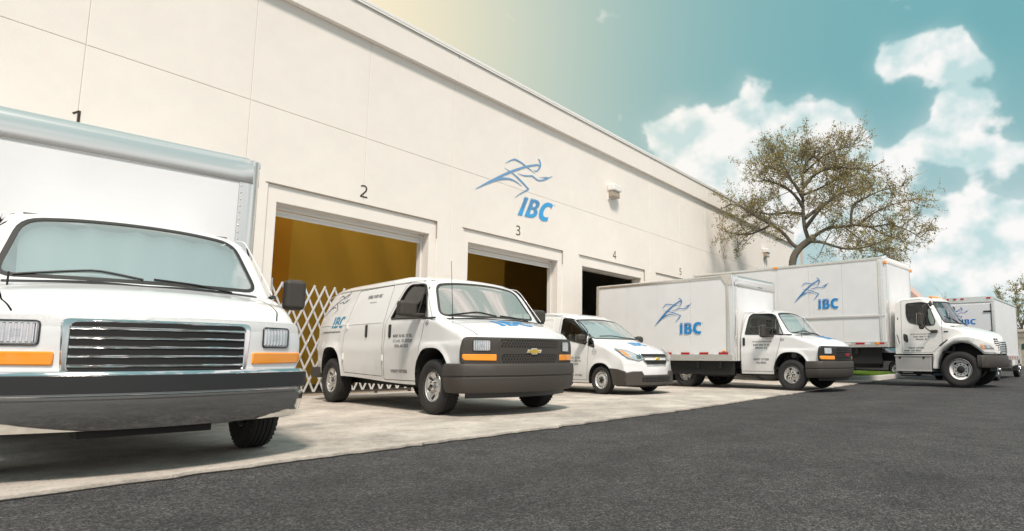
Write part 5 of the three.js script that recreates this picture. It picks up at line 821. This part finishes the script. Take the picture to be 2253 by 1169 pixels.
    part('step_tank', [box(1.02, 0.46, 0.34, -1.25, 0.67, s * 1.0, 0.03), bx(-1.77, -0.73, 0.86, 0.90, s * 1.0 - 0.19, s * 1.0 + 0.19, 0.01), bx(-1.77, -0.73, 0.43, 0.47, s * 1.0 - 0.18, s * 1.0 + 0.18, 0.01)], std([0.50, 0.48, 0.46], 0.45, 0.55), t);
    part('tank_strap', [-1.62, -0.95].map(x => bx(x - 0.03, x + 0.03, 0.80, 0.88, s * 1.0 - 0.185, s * 1.0 + 0.185, 0.006)), M.frame, t); part('kick_step', [bx(-1.72, -0.80, 0.34, 0.385, s * 0.85 - 0.14, s * 0.85 + 0.14, 0.01)], M.frame, t);
    wheel('heavy', 0.50, t, 0, 0.50, s * 1.035, s < 0);
    for (const z of [1.02, 0.7]) wheel('heavy', 0.515, t, -6.1, 0.515, s * z, s < 0);
    part('mud_flap', bx(-6.85, -6.83, 0.2, 1.1, s * 0.88 - 0.32, s * 0.88 + 0.32, 0.004), M.rubber, t);
  }
  part('body', geoOf(T), P, t);
  part('floor', bx(-1.7, -0.15, 0.96, 1.02, -1.05, 1.05), M.under, t); part('back_panel', bx(-1.70, -1.66, 1.0, 2.45, -1.0, 1.0), M.trimGrey, t); seats(t, -1.2, 1.28, 0.52); dash(t, -0.24, 1.76, 0.98, -0.5); part('firewall', bx(-0.2, -0.14, 0.9, 1.7, -1.0, 1.0), M.dark, t);
  for (const z of [-0.75, -0.3, 0, 0.3, 0.75]) part('visor_light', [...[z].map(z => new THREE.SphereGeometry(0.05, 12, 8).scale(1.3, 0.7, 1).translate(-0.78, 2.63 - 0.03 * z * z, z))], M.amber, t);
  const g = part('grille', slab(roundPoly([[-0.40, 0.96], [0.40, 0.96], [0.46, 1.30], [-0.46, 1.30]], 0.05), fm, -0.01, 0.02, { seg: 0.1 }), M.chrome, t);
  for (let i = 0; i < 6; i++) part('grille_slot', slab(roundPoly(rect(-0.37 - 0.01 * i, 0.37 + 0.01 * i, 0.985 + i * 0.052, 1.012 + i * 0.052), 0.008), fm, 0.015, 0.024, { seg: 0.1, bevel: 0.003 }), M.dark, g);
  part('bonnet_vent', [1, -1].flatMap(s => [0, 1].flatMap(j => Array.from({ length: 6 }, (_, i) => slab(rect(s * (0.47 + j * 0.11), s * (0.56 + j * 0.11), 1.03 + i * 0.06, 1.065 + i * 0.06), fm, 0, 0.006, { bevel: 0.002 })))), M.dark, t);
  const bp = [[0.46, 1.17], [0.56, 1.17], [0.64, 1.10]]; for (let z = 0.98; z > -0.99; z -= 0.196) bp.push([0.97 - 0.28 * z * z, z]); for (const p of bp.slice(0, 3).reverse()) bp.push([p[0], -p[1]]);
  part('bumper', sweep(bp, [[-0.06, 0.555], [0.0, 0.56], [0.022, 0.60], [0.022, 0.86], [0.0, 0.90], [-0.06, 0.905]]), M.plastic, t);
  part('tow_hook', [bx(0.9, 1.15, 0.46, 0.55, 0.4, 0.46), bx(0.9, 1.15, 0.46, 0.55, -0.46, -0.4)], M.frame, t);
  part('frame_rail', [bx(-8.8, 0.9, 0.72, 0.98, 0.36, 0.46), bx(-8.8, 0.9, 0.72, 0.98, -0.46, -0.36), cyl([0, 0.5, -1], [0, 0.5, 1], 0.08), cyl([-6.1, 0.515, -1], [-6.1, 0.515, 1], 0.12), ...[-8.4, -7.2, -5, -3.9, -2.9].map(x => bx(x - 0.05, x + 0.05, 0.95, 1.13, -1.2, 1.2)), bx(-1.0, 0.6, 0.45, 0.75, -0.35, 0.35)], M.frame, t);
  part('air_tank', cyl([-2.3, 0.66, 0.75], [-3.1, 0.66, 0.75], 0.15, 0.15, 18), M.under, t); part('air_tank', cyl([-4.2, 0.66, -0.75], [-5.1, 0.66, -0.75], 0.15, 0.15, 18), M.under, t);
  part('side_rail', [bx(-5.2, -2.15, 0.64, 1.13, 1.10, 1.14, 0.006)], M.dark, t); part('liftgate', [bx(-9.2, -8.9, 0.5, 1.1, -1.1, 1.1, 0.02)], M.frame, t);
  const cb = cargoBox(t, { xf: -1.90, len: 7.15, y0: 1.14, y1: 3.89, hw: 1.258, tapeY: 0.085, header: 0.2, post: 0.24, headMat: M.whitePaint });
  part('rub_rail', bx(-9.0, -1.96, 2.055, 2.115, 1.25, 1.275, 0.008), M.alu, cb); part('rub_rail', bx(-9.0, -1.96, 2.055, 2.115, -1.275, -1.25, 0.008), M.alu, cb);
  for (const s of [1, -1]) { marker(t, -1.92, 3.70, s * 1.2, M.amber, 0.1, 0.09, 0.12); marker(t, -5.6, 3.845, s * 1.265, M.amber, 0.2, 0.07); marker(t, -2.22, 1.245, s * 1.265, M.amber, 0.12, 0.06); }
  const bm = boxMap(1.258), lt = (x, y) => sm(x, y, 0.004);
  logo('truck', ['#2f7db8', '#1788cc'], bm, [-4.92, 2.63], [-3.71, 3.21], [-4.10, 3.40], [-4.09, 2.37], [-3.40, 2.36], [-4.09, 2.71], t, 2);
  decal('lettering', textMat(['IBC International Bonded Couriers'], { px: 70, w: 1100, italic: 'italic', bold: 'bold', color: '#3a3a3a' }), lt, [-1.30, 1.485], [-0.71, 1.485], [-1.30, 1.54], t, 4, 1);
  decal('lettering', textMat(['8401 NW 17 St', 'Miami, FL'], { px: 110, w: 720, color: '#2c2c2e' }), lt, [-1.22, 1.325], [-0.76, 1.325], [-1.22, 1.47], t, 4, 2);
  decal('lettering', textMat(['USDOT 1277283', 'CHL-M323'], { px: 110, w: 860, color: '#2c2c2e' }), lt, [-1.39, 0.995], [-0.92, 0.995], [-1.39, 1.15], t, 4, 2);
  part('door_bar', slab(rect(-1.50, -1.34, 1.018, 1.042), sm, 0, 0.006), M.seal, t);
  const onW = (x, z, h = 0.012) => [x, body.yTop(x, z) + h, z]; wiper(t, [onW(-0.12, 0.25), onW(-0.26, 0.5), onW(-0.42, 0.8)], 0.012); wiper(t, [onW(-0.10, -0.45), onW(-0.16, -0.2), onW(-0.2, 0.1)], 0.012);
  place(t, 20.275, 10.573, -0.1401, -0.03);
}
// truck parked with its rear towards us
{
  const t = thing('box_truck', 'white box truck farther back showing its roll-up rear door with part of the blue runner', 'truck');
  const xr = 0, hw = 1.24, y0 = 0.75, y1 = 2.98; cargoBox(t, { xf: 5.2, len: 5.2, y0, y1, hw, tapeY: 0.06, header: 0.2 });
  part('rear_door', slab(rect(-hw + 0.09, hw - 0.09, y0 + 0.1, y1 - 0.26), (z, y, h) => [-0.03 - h, y, z], 0, 0.03, { bevel: 0.006 }), std([0.74, 0.74, 0.76], 0.45), t);
  for (const s of [1, -1]) { part('hinge', [0.95, 1.75, 2.45].map(y => box(0.03, 0.05, 0.26, -0.075, y, s * (hw - 0.2), 0.008)), M.frame, t); part('door_seal', bx(-0.075, -0.06, y0 + .1, y1 - .26, s * (hw - 0.09) - 0.012, s * (hw - 0.09) + 0.012, 0.003), M.seal, t);
    part('tail_light', [box(0.05, 0.12, 0.2, -0.06, 0.62, s * 0.95, 0.02)], M.red, t); marker(t, -0.05, y1 - 0.06, s * (hw - 0.15), M.red, 0.03, 0.06, 0.14);
    for (const z of [0.96, 0.66]) wheel('dually', 0.40, t, 1.25, 0.40, s * z, s < 0); wheel('dually', 0.40, t, 6.6, 0.40, s * 0.9, s < 0); part('mud_flap', bx(0.72, 0.74, 0.16, 0.75, s * 0.8 - 0.3, s * 0.8 + 0.3, 0.004), std([0.10, 0.16, 0.24], 0.7), t); }
  for (const z of [-0.25, 0, 0.25]) marker(t, -0.05, y1 - 0.06, z, M.red, 0.03, 0.06, 0.11);
  part('rear_bumper', [bx(-0.15, 0.0, 0.42, 0.56, -1.15, 1.15, 0.02), bx(-0.03, 0.05, 0.55, 0.76, -1.2, 1.2, 0.01)], M.frame, t);
  part('frame_rail', [bx(0, 7.2, 0.5, 0.72, 0.35, 0.45), bx(0, 7.2, 0.5, 0.72, -0.45, -0.35), cyl([1.25, 0.4, -0.9], [1.25, 0.4, 0.9], 0.08)], M.frame, t);
  part('cab', slab(roundPoly([[5.35, 0.45], [5.35, 2.0], [6.1, 2.03, 0.2], [6.75, 1.35, 0.1], [7.4, 1.2, 0.15], [7.5, 0.45]], 0.08), (x, y, h) => [x, y, h - 1], 0, 2.0, { bevel: 0.08, back: true }), M.paint, t);
  logo('rear', ['#4a63b0', '#1f80d0'], (a, b) => [-0.066, b, a], [-0.36, 2.08], [0.45, 2.53], [0.185, 2.63], [0.19, 2.0], [0.66, 2.0], [0.19, 2.20], t, 2);
  place(t, 24.59, 9.88, 1.452, -0.03);
}
// ---------------------------------------------------------------- trees
function branchGeo(list) {                           // list of { p: [Vector3...], r0, r1 }
  return merge(list.map(({ p, r0, r1, seg }) => {
    const n = Math.max(2, p.length - 1) * (seg || 2), c = new THREE.CatmullRomCurve3(p, false, 'centripetal'), g = new THREE.TubeGeometry(c, n, 1, r0 > 0.05 ? 9 : r0 > 0.015 ? 5 : 3, false), a = g.attributes.position, rad = r0 > 0.05 ? 10 : r0 > 0.015 ? 6 : 4;
    for (let i = 0; i < a.count; i++) { const k = Math.floor(i / rad), t = k / n, q = c.getPointAt(Math.min(1, t)), r = lerp(r0, r1, t) * (r0 > 0.05 ? 1 + 0.16 * perlin.noise(i * 3.1, t * 9, r0 * 50) : 1); a.setXYZ(i, q.x + (a.getX(i) - q.x) * r, q.y + (a.getY(i) - q.y) * r, q.z + (a.getZ(i) - q.z) * r); }
    g.computeVertexNormals(); const u = g.attributes.uv; for (let i = 0; i < u.count; i++) u.setXY(i, u.getX(i) * 4 * n * 0.1, u.getY(i) * Math.max(1, Math.round(r0 * 8))); return g;
  }));
}
const rdir = () => { const z = rr(-1, 1), a = rr(0, 6.2832), s = Math.sqrt(1 - z * z); return V(s * Math.cos(a), z, s * Math.sin(a)); };
function wander(p0, dir, len, n, bend, lift) { const pts = [p0.clone()], d = dir.clone().normalize(); let p = p0.clone(); for (let i = 0; i < n; i++) { d.addScaledVector(rdir(), bend).add(V(0, lift, 0)).normalize(); p = p.clone().addScaledVector(d, len / n); pts.push(p); } return pts; }
const along = (pts, t) => { const f = t * (pts.length - 1), i = Math.min(pts.length - 2, Math.floor(f)); return { p: pts[i].clone().lerp(pts[i + 1], f - i), d: pts[i + 1].clone().sub(pts[i]).normalize() }; };
function leafMesh(spots, size, colors, parent, name) {
  const g = new THREE.BufferGeometry(); g.setAttribute('position', new THREE.Float32BufferAttribute([0, 0, 0, 0.35, 0.5, 0.07, 0, 1, 0, 0, 0, 0, 0, 1, 0, -0.35, 0.5, 0.07], 3)); g.computeVertexNormals();
  const m = new THREE.MeshPhysicalMaterial({ color: 0xffffff, roughness: 0.6, transmission: 0.25, thickness: 0 }), im = new THREE.InstancedMesh(g, m, spots.length), o = new THREE.Object3D(), c = new THREE.Color();
  spots.forEach((p, i) => { o.position.copy(p); o.rotation.set(rr(-1.6, 1.6), rr(0, 6.28), rr(-1.6, 1.6)); o.scale.setScalar(size * rr(0.6, 1.25)); o.updateMatrix(); im.setMatrixAt(i, o.matrix); const k = colors[Math.floor(rnd() * colors.length)], t = rr(0.75, 1.25); im.setColorAt(i, c.setRGB(k[0] * t, k[1] * t, k[2] * t)); });
  im.name = name || 'foliage'; im.userData.kind = 'stuff'; im.castShadow = true; parent.add(im);
}
{
  // the big sparse oak on the island
  const S = 49.5, ox = 26.2, oz = 3.4, gy = ground(ox, oz), t = thing('oak_tree', 'large thinly leaved oak with a crooked trunk rising behind the tall truck', 'tree', null, [ox, gy, oz]);
  const at = (u, v, d = 0) => V((u - 1745) / S * 0.5225 - 0.8526 * -d * 0 + d * 0.8526 * 0.6, 5.38 - gy + (573 - v) / S + (u - 1745) / S * 0.012, (u - 1745) / S * 0.8526 - d * 0.5225 * 0.6);
  seed = 771;
  const big = [], mid = [], twig = [], leaves = [], limbs = [];
  const limb = (pts, r0, r1) => { const p = pts.map(q => at(...q)); limbs.push({ p, r0, r1 }); big.push({ p, r0, r1, seg: 4 }); return p; };
  { const p = [V(-0.5, -0.2, -0.3), V(-0.35, 1.5, -0.1), at(1738, 620), at(1744, 590), at(1749, 565), at(1764, 545), at(1784, 530), at(1796, 522)]; big.push({ p, r0: 0.33, r1: 0.22, seg: 5 }); }
  limb([[1762, 547], [1748, 538], [1728, 512], [1700, 494, -.3], [1668, 478, -.6], [1640, 462, -.9], [1612, 452, -1.2], [1588, 462, -1.3]], 0.15, 0.025);
  limb([[1784, 530], [1776, 500], [1774, 465], [1775, 420], [1778, 375], [1784, 352], [1788, 328], [1787, 312]], 0.17, 0.02);
  limb([[1790, 525], [1812, 510, .4], [1835, 498, .7], [1872, 493, 1.0], [1905, 489, 1.3], [1940, 492, 1.6], [1985, 488, 1.6], [2030, 505, 1.6], [2052, 520, 1.6]], 0.15, 0.02);
  limb([[1890, 491, 1.1], [1893, 465, 1.2], [1903, 440, 1.3], [1930, 425, 1.2], [1965, 410, 1.2], [2015, 402, 1.0]], 0.07, 0.015);
  limb([[1785, 532], [1802, 540, -1], [1825, 552, -1.5], [1850, 562, -2], [1885, 560, -2.3], [1930, 545, -2.6]], 0.12, 0.02);
  limb([[1775, 455], [1755, 430, -.4], [1728, 412, -.8], [1700, 405, -1.2], [1672, 398, -1.5]], 0.09, 0.015);
  limb([[1776, 425], [1752, 385, .5], [1730, 360, .9], [1706, 345, 1.3], [1690, 335, 1.4]], 0.08, 0.014);
  limb([[1776, 410], [1805, 380, -.4], [1840, 372, -.8], [1880, 378, -1.1], [1915, 385, -1.3]], 0.08, 0.014);
  limb([[1780, 360], [1810, 330, .6], [1836, 345, 1.1], [1866, 345, 1.3]], 0.06, 0.012);
  limb([[1776, 480], [1815, 450, 1.5], [1850, 425, 2.2], [1880, 395, 2.6], [1925, 380, 2.8]], 0.1, 0.014);
  limb([[1776, 470], [1750, 455, 1.4], [1715, 450, 2.4], [1680, 440, 3.0]], 0.09, 0.014);
  limb([[1778, 500], [1800, 470, -1.8], [1830, 450, -3], [1870, 445, -3.8]], 0.1, 0.014);
  limb([[1700, 494, -.3], [1680, 500, .6], [1655, 505, 1.2], [1628, 500, 1.6], [1605, 490, 2]], 0.06, 0.012);
  limb([[1940, 492, 1.6], [1965, 515, 1], [1995, 530, .6], [2020, 545, .4]], 0.05, 0.012);
  limb([[1777, 395], [1768, 345, .5], [1752, 330, .8], [1738, 318, 1]], 0.05, 0.01);
  limb([[1780, 365], [1800, 335, -.6], [1826, 318, -1]], 0.04, 0.01);
  limb([[1779, 425], [1825, 402, .8], [1866, 376, 1.4], [1894, 352, 1.8]], 0.06, 0.01);
  limb([[1905, 489, 1.3], [1950, 460, .9], [2000, 443, .5], [2042, 438, .3]], 0.05, 0.01);
  limb([[1777, 440], [1745, 410, -1.4], [1716, 370, -2.2], [1695, 345, -2.6]], 0.06, 0.01);
  limb([[1780, 375], [1815, 350, -1.6], [1846, 345, -2.4], [1872, 338, -2.8]], 0.05, 0.01);
  limb([[1872, 493, 1.0], [1905, 530, .4], [1935, 556, 0], [1960, 570, 0]], 0.045, 0.01);
  for (const L of limbs) { L.r0 *= 0.72; }
  for (const b of big) if (b.r0 > 0.1 || b.seg === 5) { b.r0 *= 0.6; b.r1 *= 0.7; }
  for (const L of limbs) {
    const len = L.p.reduce((s, q, i) => i ? s + q.distanceTo(L.p[i - 1]) : 0, 0), n = Math.round(len * 8.6);
    for (let i = 0; i < n; i++) {
      const s = rr(0.22, 1), { p, d } = along(L.p, s), dir = d.clone().multiplyScalar(0.5).addScaledVector(rdir(), 0.9).add(V(0, 0.22, 0)), l = rr(0.6, 1.75) * lerp(1.1, 0.75, s), q = wander(p, dir, l, 4, 0.28, 0.03);
      mid.push({ p: q, r0: 0.010 + 0.016 * rnd(), r1: 0.004, seg: 1 });
      const m = Math.round(l * 8);
      for (let k = 0; k < m; k++) {
        const e = along(q, rr(0.25, 1)), tl = rr(0.2, 0.6), tw = wander(e.p, e.d.clone().multiplyScalar(0.6).addScaledVector(rdir(), 0.9), tl, 2, 0.3, 0);
        twig.push({ p: tw, r0: 0.0065, r1: 0.003, seg: 1 });
        const cl = rnd() < 0.86 ? Math.round(rr(4, 12)) : 1; for (let j = 0; j < cl; j++) leaves.push(along(tw, rr(0.25, 1)).p.addScaledVector(rdir(), rr(0.01, 0.14)));
      }
    }
  }
  part('trunk', branchGeo(big), M.bark, t); part('branches', branchGeo(mid), M.twig, t).userData.kind = 'stuff'; part('twigs', branchGeo(twig), M.twig, t).userData.kind = 'stuff';
  leafMesh(leaves, 0.072, [[0.25, 0.22, 0.05], [0.33, 0.28, 0.075], [0.17, 0.15, 0.04], [0.40, 0.33, 0.11], [0.24, 0.16, 0.08]], t);
  console.log('oak leaves', leaves.length, 'twigs', twig.length);
}
function farTree(name, label, group, x, z, h, w, n, s0, cols, bare = 0.2) {
  seed = s0; const t = thing(name, label, 'tree', group, [x, ground(x, z), z]), big = [], tw = [], leaves = [];
  const trunk = wander(V(0, -0.2, 0), V(rr(-.1, .1), 1, rr(-.1, .1)), h * 0.55, 5, 0.08, 0.05); big.push({ p: trunk, r0: h * 0.022, r1: h * 0.012 });
  for (let i = 0; i < 11; i++) { const s = along(trunk, rr(0.45, 1)), d = V(rr(-1, 1), rr(0.25, 1.1), rr(-1, 1)), b = wander(s.p, d, w * rr(0.38, 0.58), 5, 0.2, 0.02); big.push({ p: b, r0: h * 0.008, r1: 0.012 });
    for (let k = 0; k < n / 11; k++) { const e = along(b, rr(0.2, 1)), q = wander(e.p, e.d.clone().addScaledVector(rdir(), 1.1), rr(0.5, 1.4), 3, 0.3, 0.02); tw.push({ p: q, r0: 0.014, r1: 0.006, seg: 1 }); if (rnd() > bare) for (let j = 0; j < 26; j++) leaves.push(along(q, rr(0.1, 1)).p.addScaledVector(rdir(), rr(0.02, 0.3))); } }
  part('trunk', branchGeo(big), M.bark, t); part('branches', branchGeo(tw), M.bark, t).userData.kind = 'stuff'; leafMesh(leaves, 0.16, cols, t); return t;
}
const OL = [[0.24, 0.22, 0.09], [0.32, 0.29, 0.14], [0.17, 0.16, 0.07], [0.42, 0.38, 0.22]];
farTree('shade_tree', 'broad pale olive tree rising behind the beige garages', null, 77, 12.0, 8.6, 12, 520, 31, OL, 0.05);
farTree('shade_tree', 'thin half bare tree showing above the bonnet of the tall truck', null, 76, 5.2, 8.2, 7.0, 200, 47, OL, 0.3);
farTree('shade_tree', 'bushy tree behind the garages at the right edge', null, 80, 19, 8, 9, 360, 59, OL, 0.05);

// ---------------------------------------------------------------- far buildings, parked car
{
  const b = thing('garage_block', 'low beige block of garages with panelled doors at the right edge', 'building', null, [68, ground(68, 11), 11]); b.rotation.y = -0.25;
  part('wall', [bx(0.3, 9, -0.3, 3.2, -16, 16, 0)], M.beige, b); part('roof', bx(0, 9.2, 3.2, 3.45, -16.2, 16.2, 0.02), std([0.62, 0.57, 0.48], 0.85), b);
  for (let z = -15.4; z < 15.5; z += 2.15) { part('pier', bx(0.05, 0.3, -0.3, 3.2, z - 0.3, z + 0.3, 0.02), M.beige, b); const d = part('garage_door', bx(0.24, 0.32, -0.2, 2.75, z + 0.32, z + 1.83, 0.02), std([0.50, 0.44, 0.34], 0.8), b); part('pane', slab(roundPoly([[z + 0.72, 1.55], [z + 1.43, 1.55], [z + 1.43, 2.1, 0.3], [z + 0.72, 2.1, 0.3]], 0.02), (a, y, h) => [0.24 - h, y, a], 0, 0.02), std([0.03, 0.09, 0.08], 0.1), d); for (let y = 0.4; y < 2.7; y += 0.55) part('rail', bx(0.225, 0.25, y, y + 0.03, z + 0.34, z + 1.81, 0.004), std([0.40, 0.35, 0.27], 0.8), d); }
}
{
  const b = thing('far_house', 'pale house with a pinkish gable roof showing beside the tall truck', 'house', null, [64, ground(60, 2), 1.8]);
  part('wall', bx(-4, 6, -0.3, 4.15, -3.7, 3.7, 0), M.beige, b); part('roof', slab([[-4.1, 4.0], [4.1, 4.0], [0, 8.35]], (z, y, h) => [h, y, z], -4.6, 6.5, { back: true }), std([0.55, 0.38, 0.32], 0.85), b); part('window', bx(-4.06, -3.98, 1.2, 2.6, 2, 3.4, 0.01), M.dark, b);
}
{
  // dark saloon car behind the tall truck
  const car = thing('parked_car', 'dark car almost hidden behind the tall truck, one silver wheel showing under its tank', 'car');
  const A = { x: 0, y: 0.3, r: 0.37, h: 0.36, p: 2.3 }, B = { x: -2.7, y: 0.3, r: 0.37, h: 0.36, p: 2.3 }, side = (x, y) => 0.86 - 0.12 * sstep(0.4, 0.9, x) - 0.1 * sstep(-3.2, -3.6, x) - 0.38 * Math.max(0, y - 0.9);
  const body = loft({ profile: [[-3.62, 0.4], [-3.6, 0.85], [-3.5, 0.98, 0.1], [-3.0, 1.02, 0.2], [-2.35, 1.38, 0.3], [-1.4, 1.42, 0.4], [-0.75, 1.32, 0.2], [0.0, 0.98, 0.1], [0.7, 0.84, 0.2], [0.88, 0.68, 0.1], [0.92, 0.3]], zm: 0.86, xmid: -1.3, bowF: 0.22, bowR: 0.1, crown: () => 0.04, rc: () => 0.08, side, sill: () => 0.24, arches: [A, B] }), dk = phys([0.02, 0.024, 0.03], 0.3, { clearcoat: 1, clearcoatRoughness: 0.04 });
  let T = body.tris; const g = cut(T, xy, v => Math.abs(v[2]) > 0.4 && Math.abs(v[5]) > 0.3, roundPoly([[-2.75, 0.98], [-2.3, 1.32], [-1.4, 1.36], [-0.85, 1.28], [-0.2, 0.98]], 0.05)); part('window', geoOf(moved(g.inn, 0.002)), std([0.02, 0.025, 0.028], 0.05), car);
  part('body', geoOf(g.out), dk, car); archLiner(A, 0.5, 0.84, car); archLiner(B, 0.5, 0.84, car); part('floor', bx(-3.4, 0.7, 0.18, 0.3, -0.6, 0.6), M.under, car);
  for (const [x, f, s] of [[0, 0, 1], [-2.7, 0, 1], [0, 1, -1], [-2.7, 1, -1]]) wheel('compact', 0.32, car, x, 0.32, s * 0.77, !!f);
  place(car, 30.6, 7.2, -0.5, -0.03);
}
renderer.render(scene, camera);
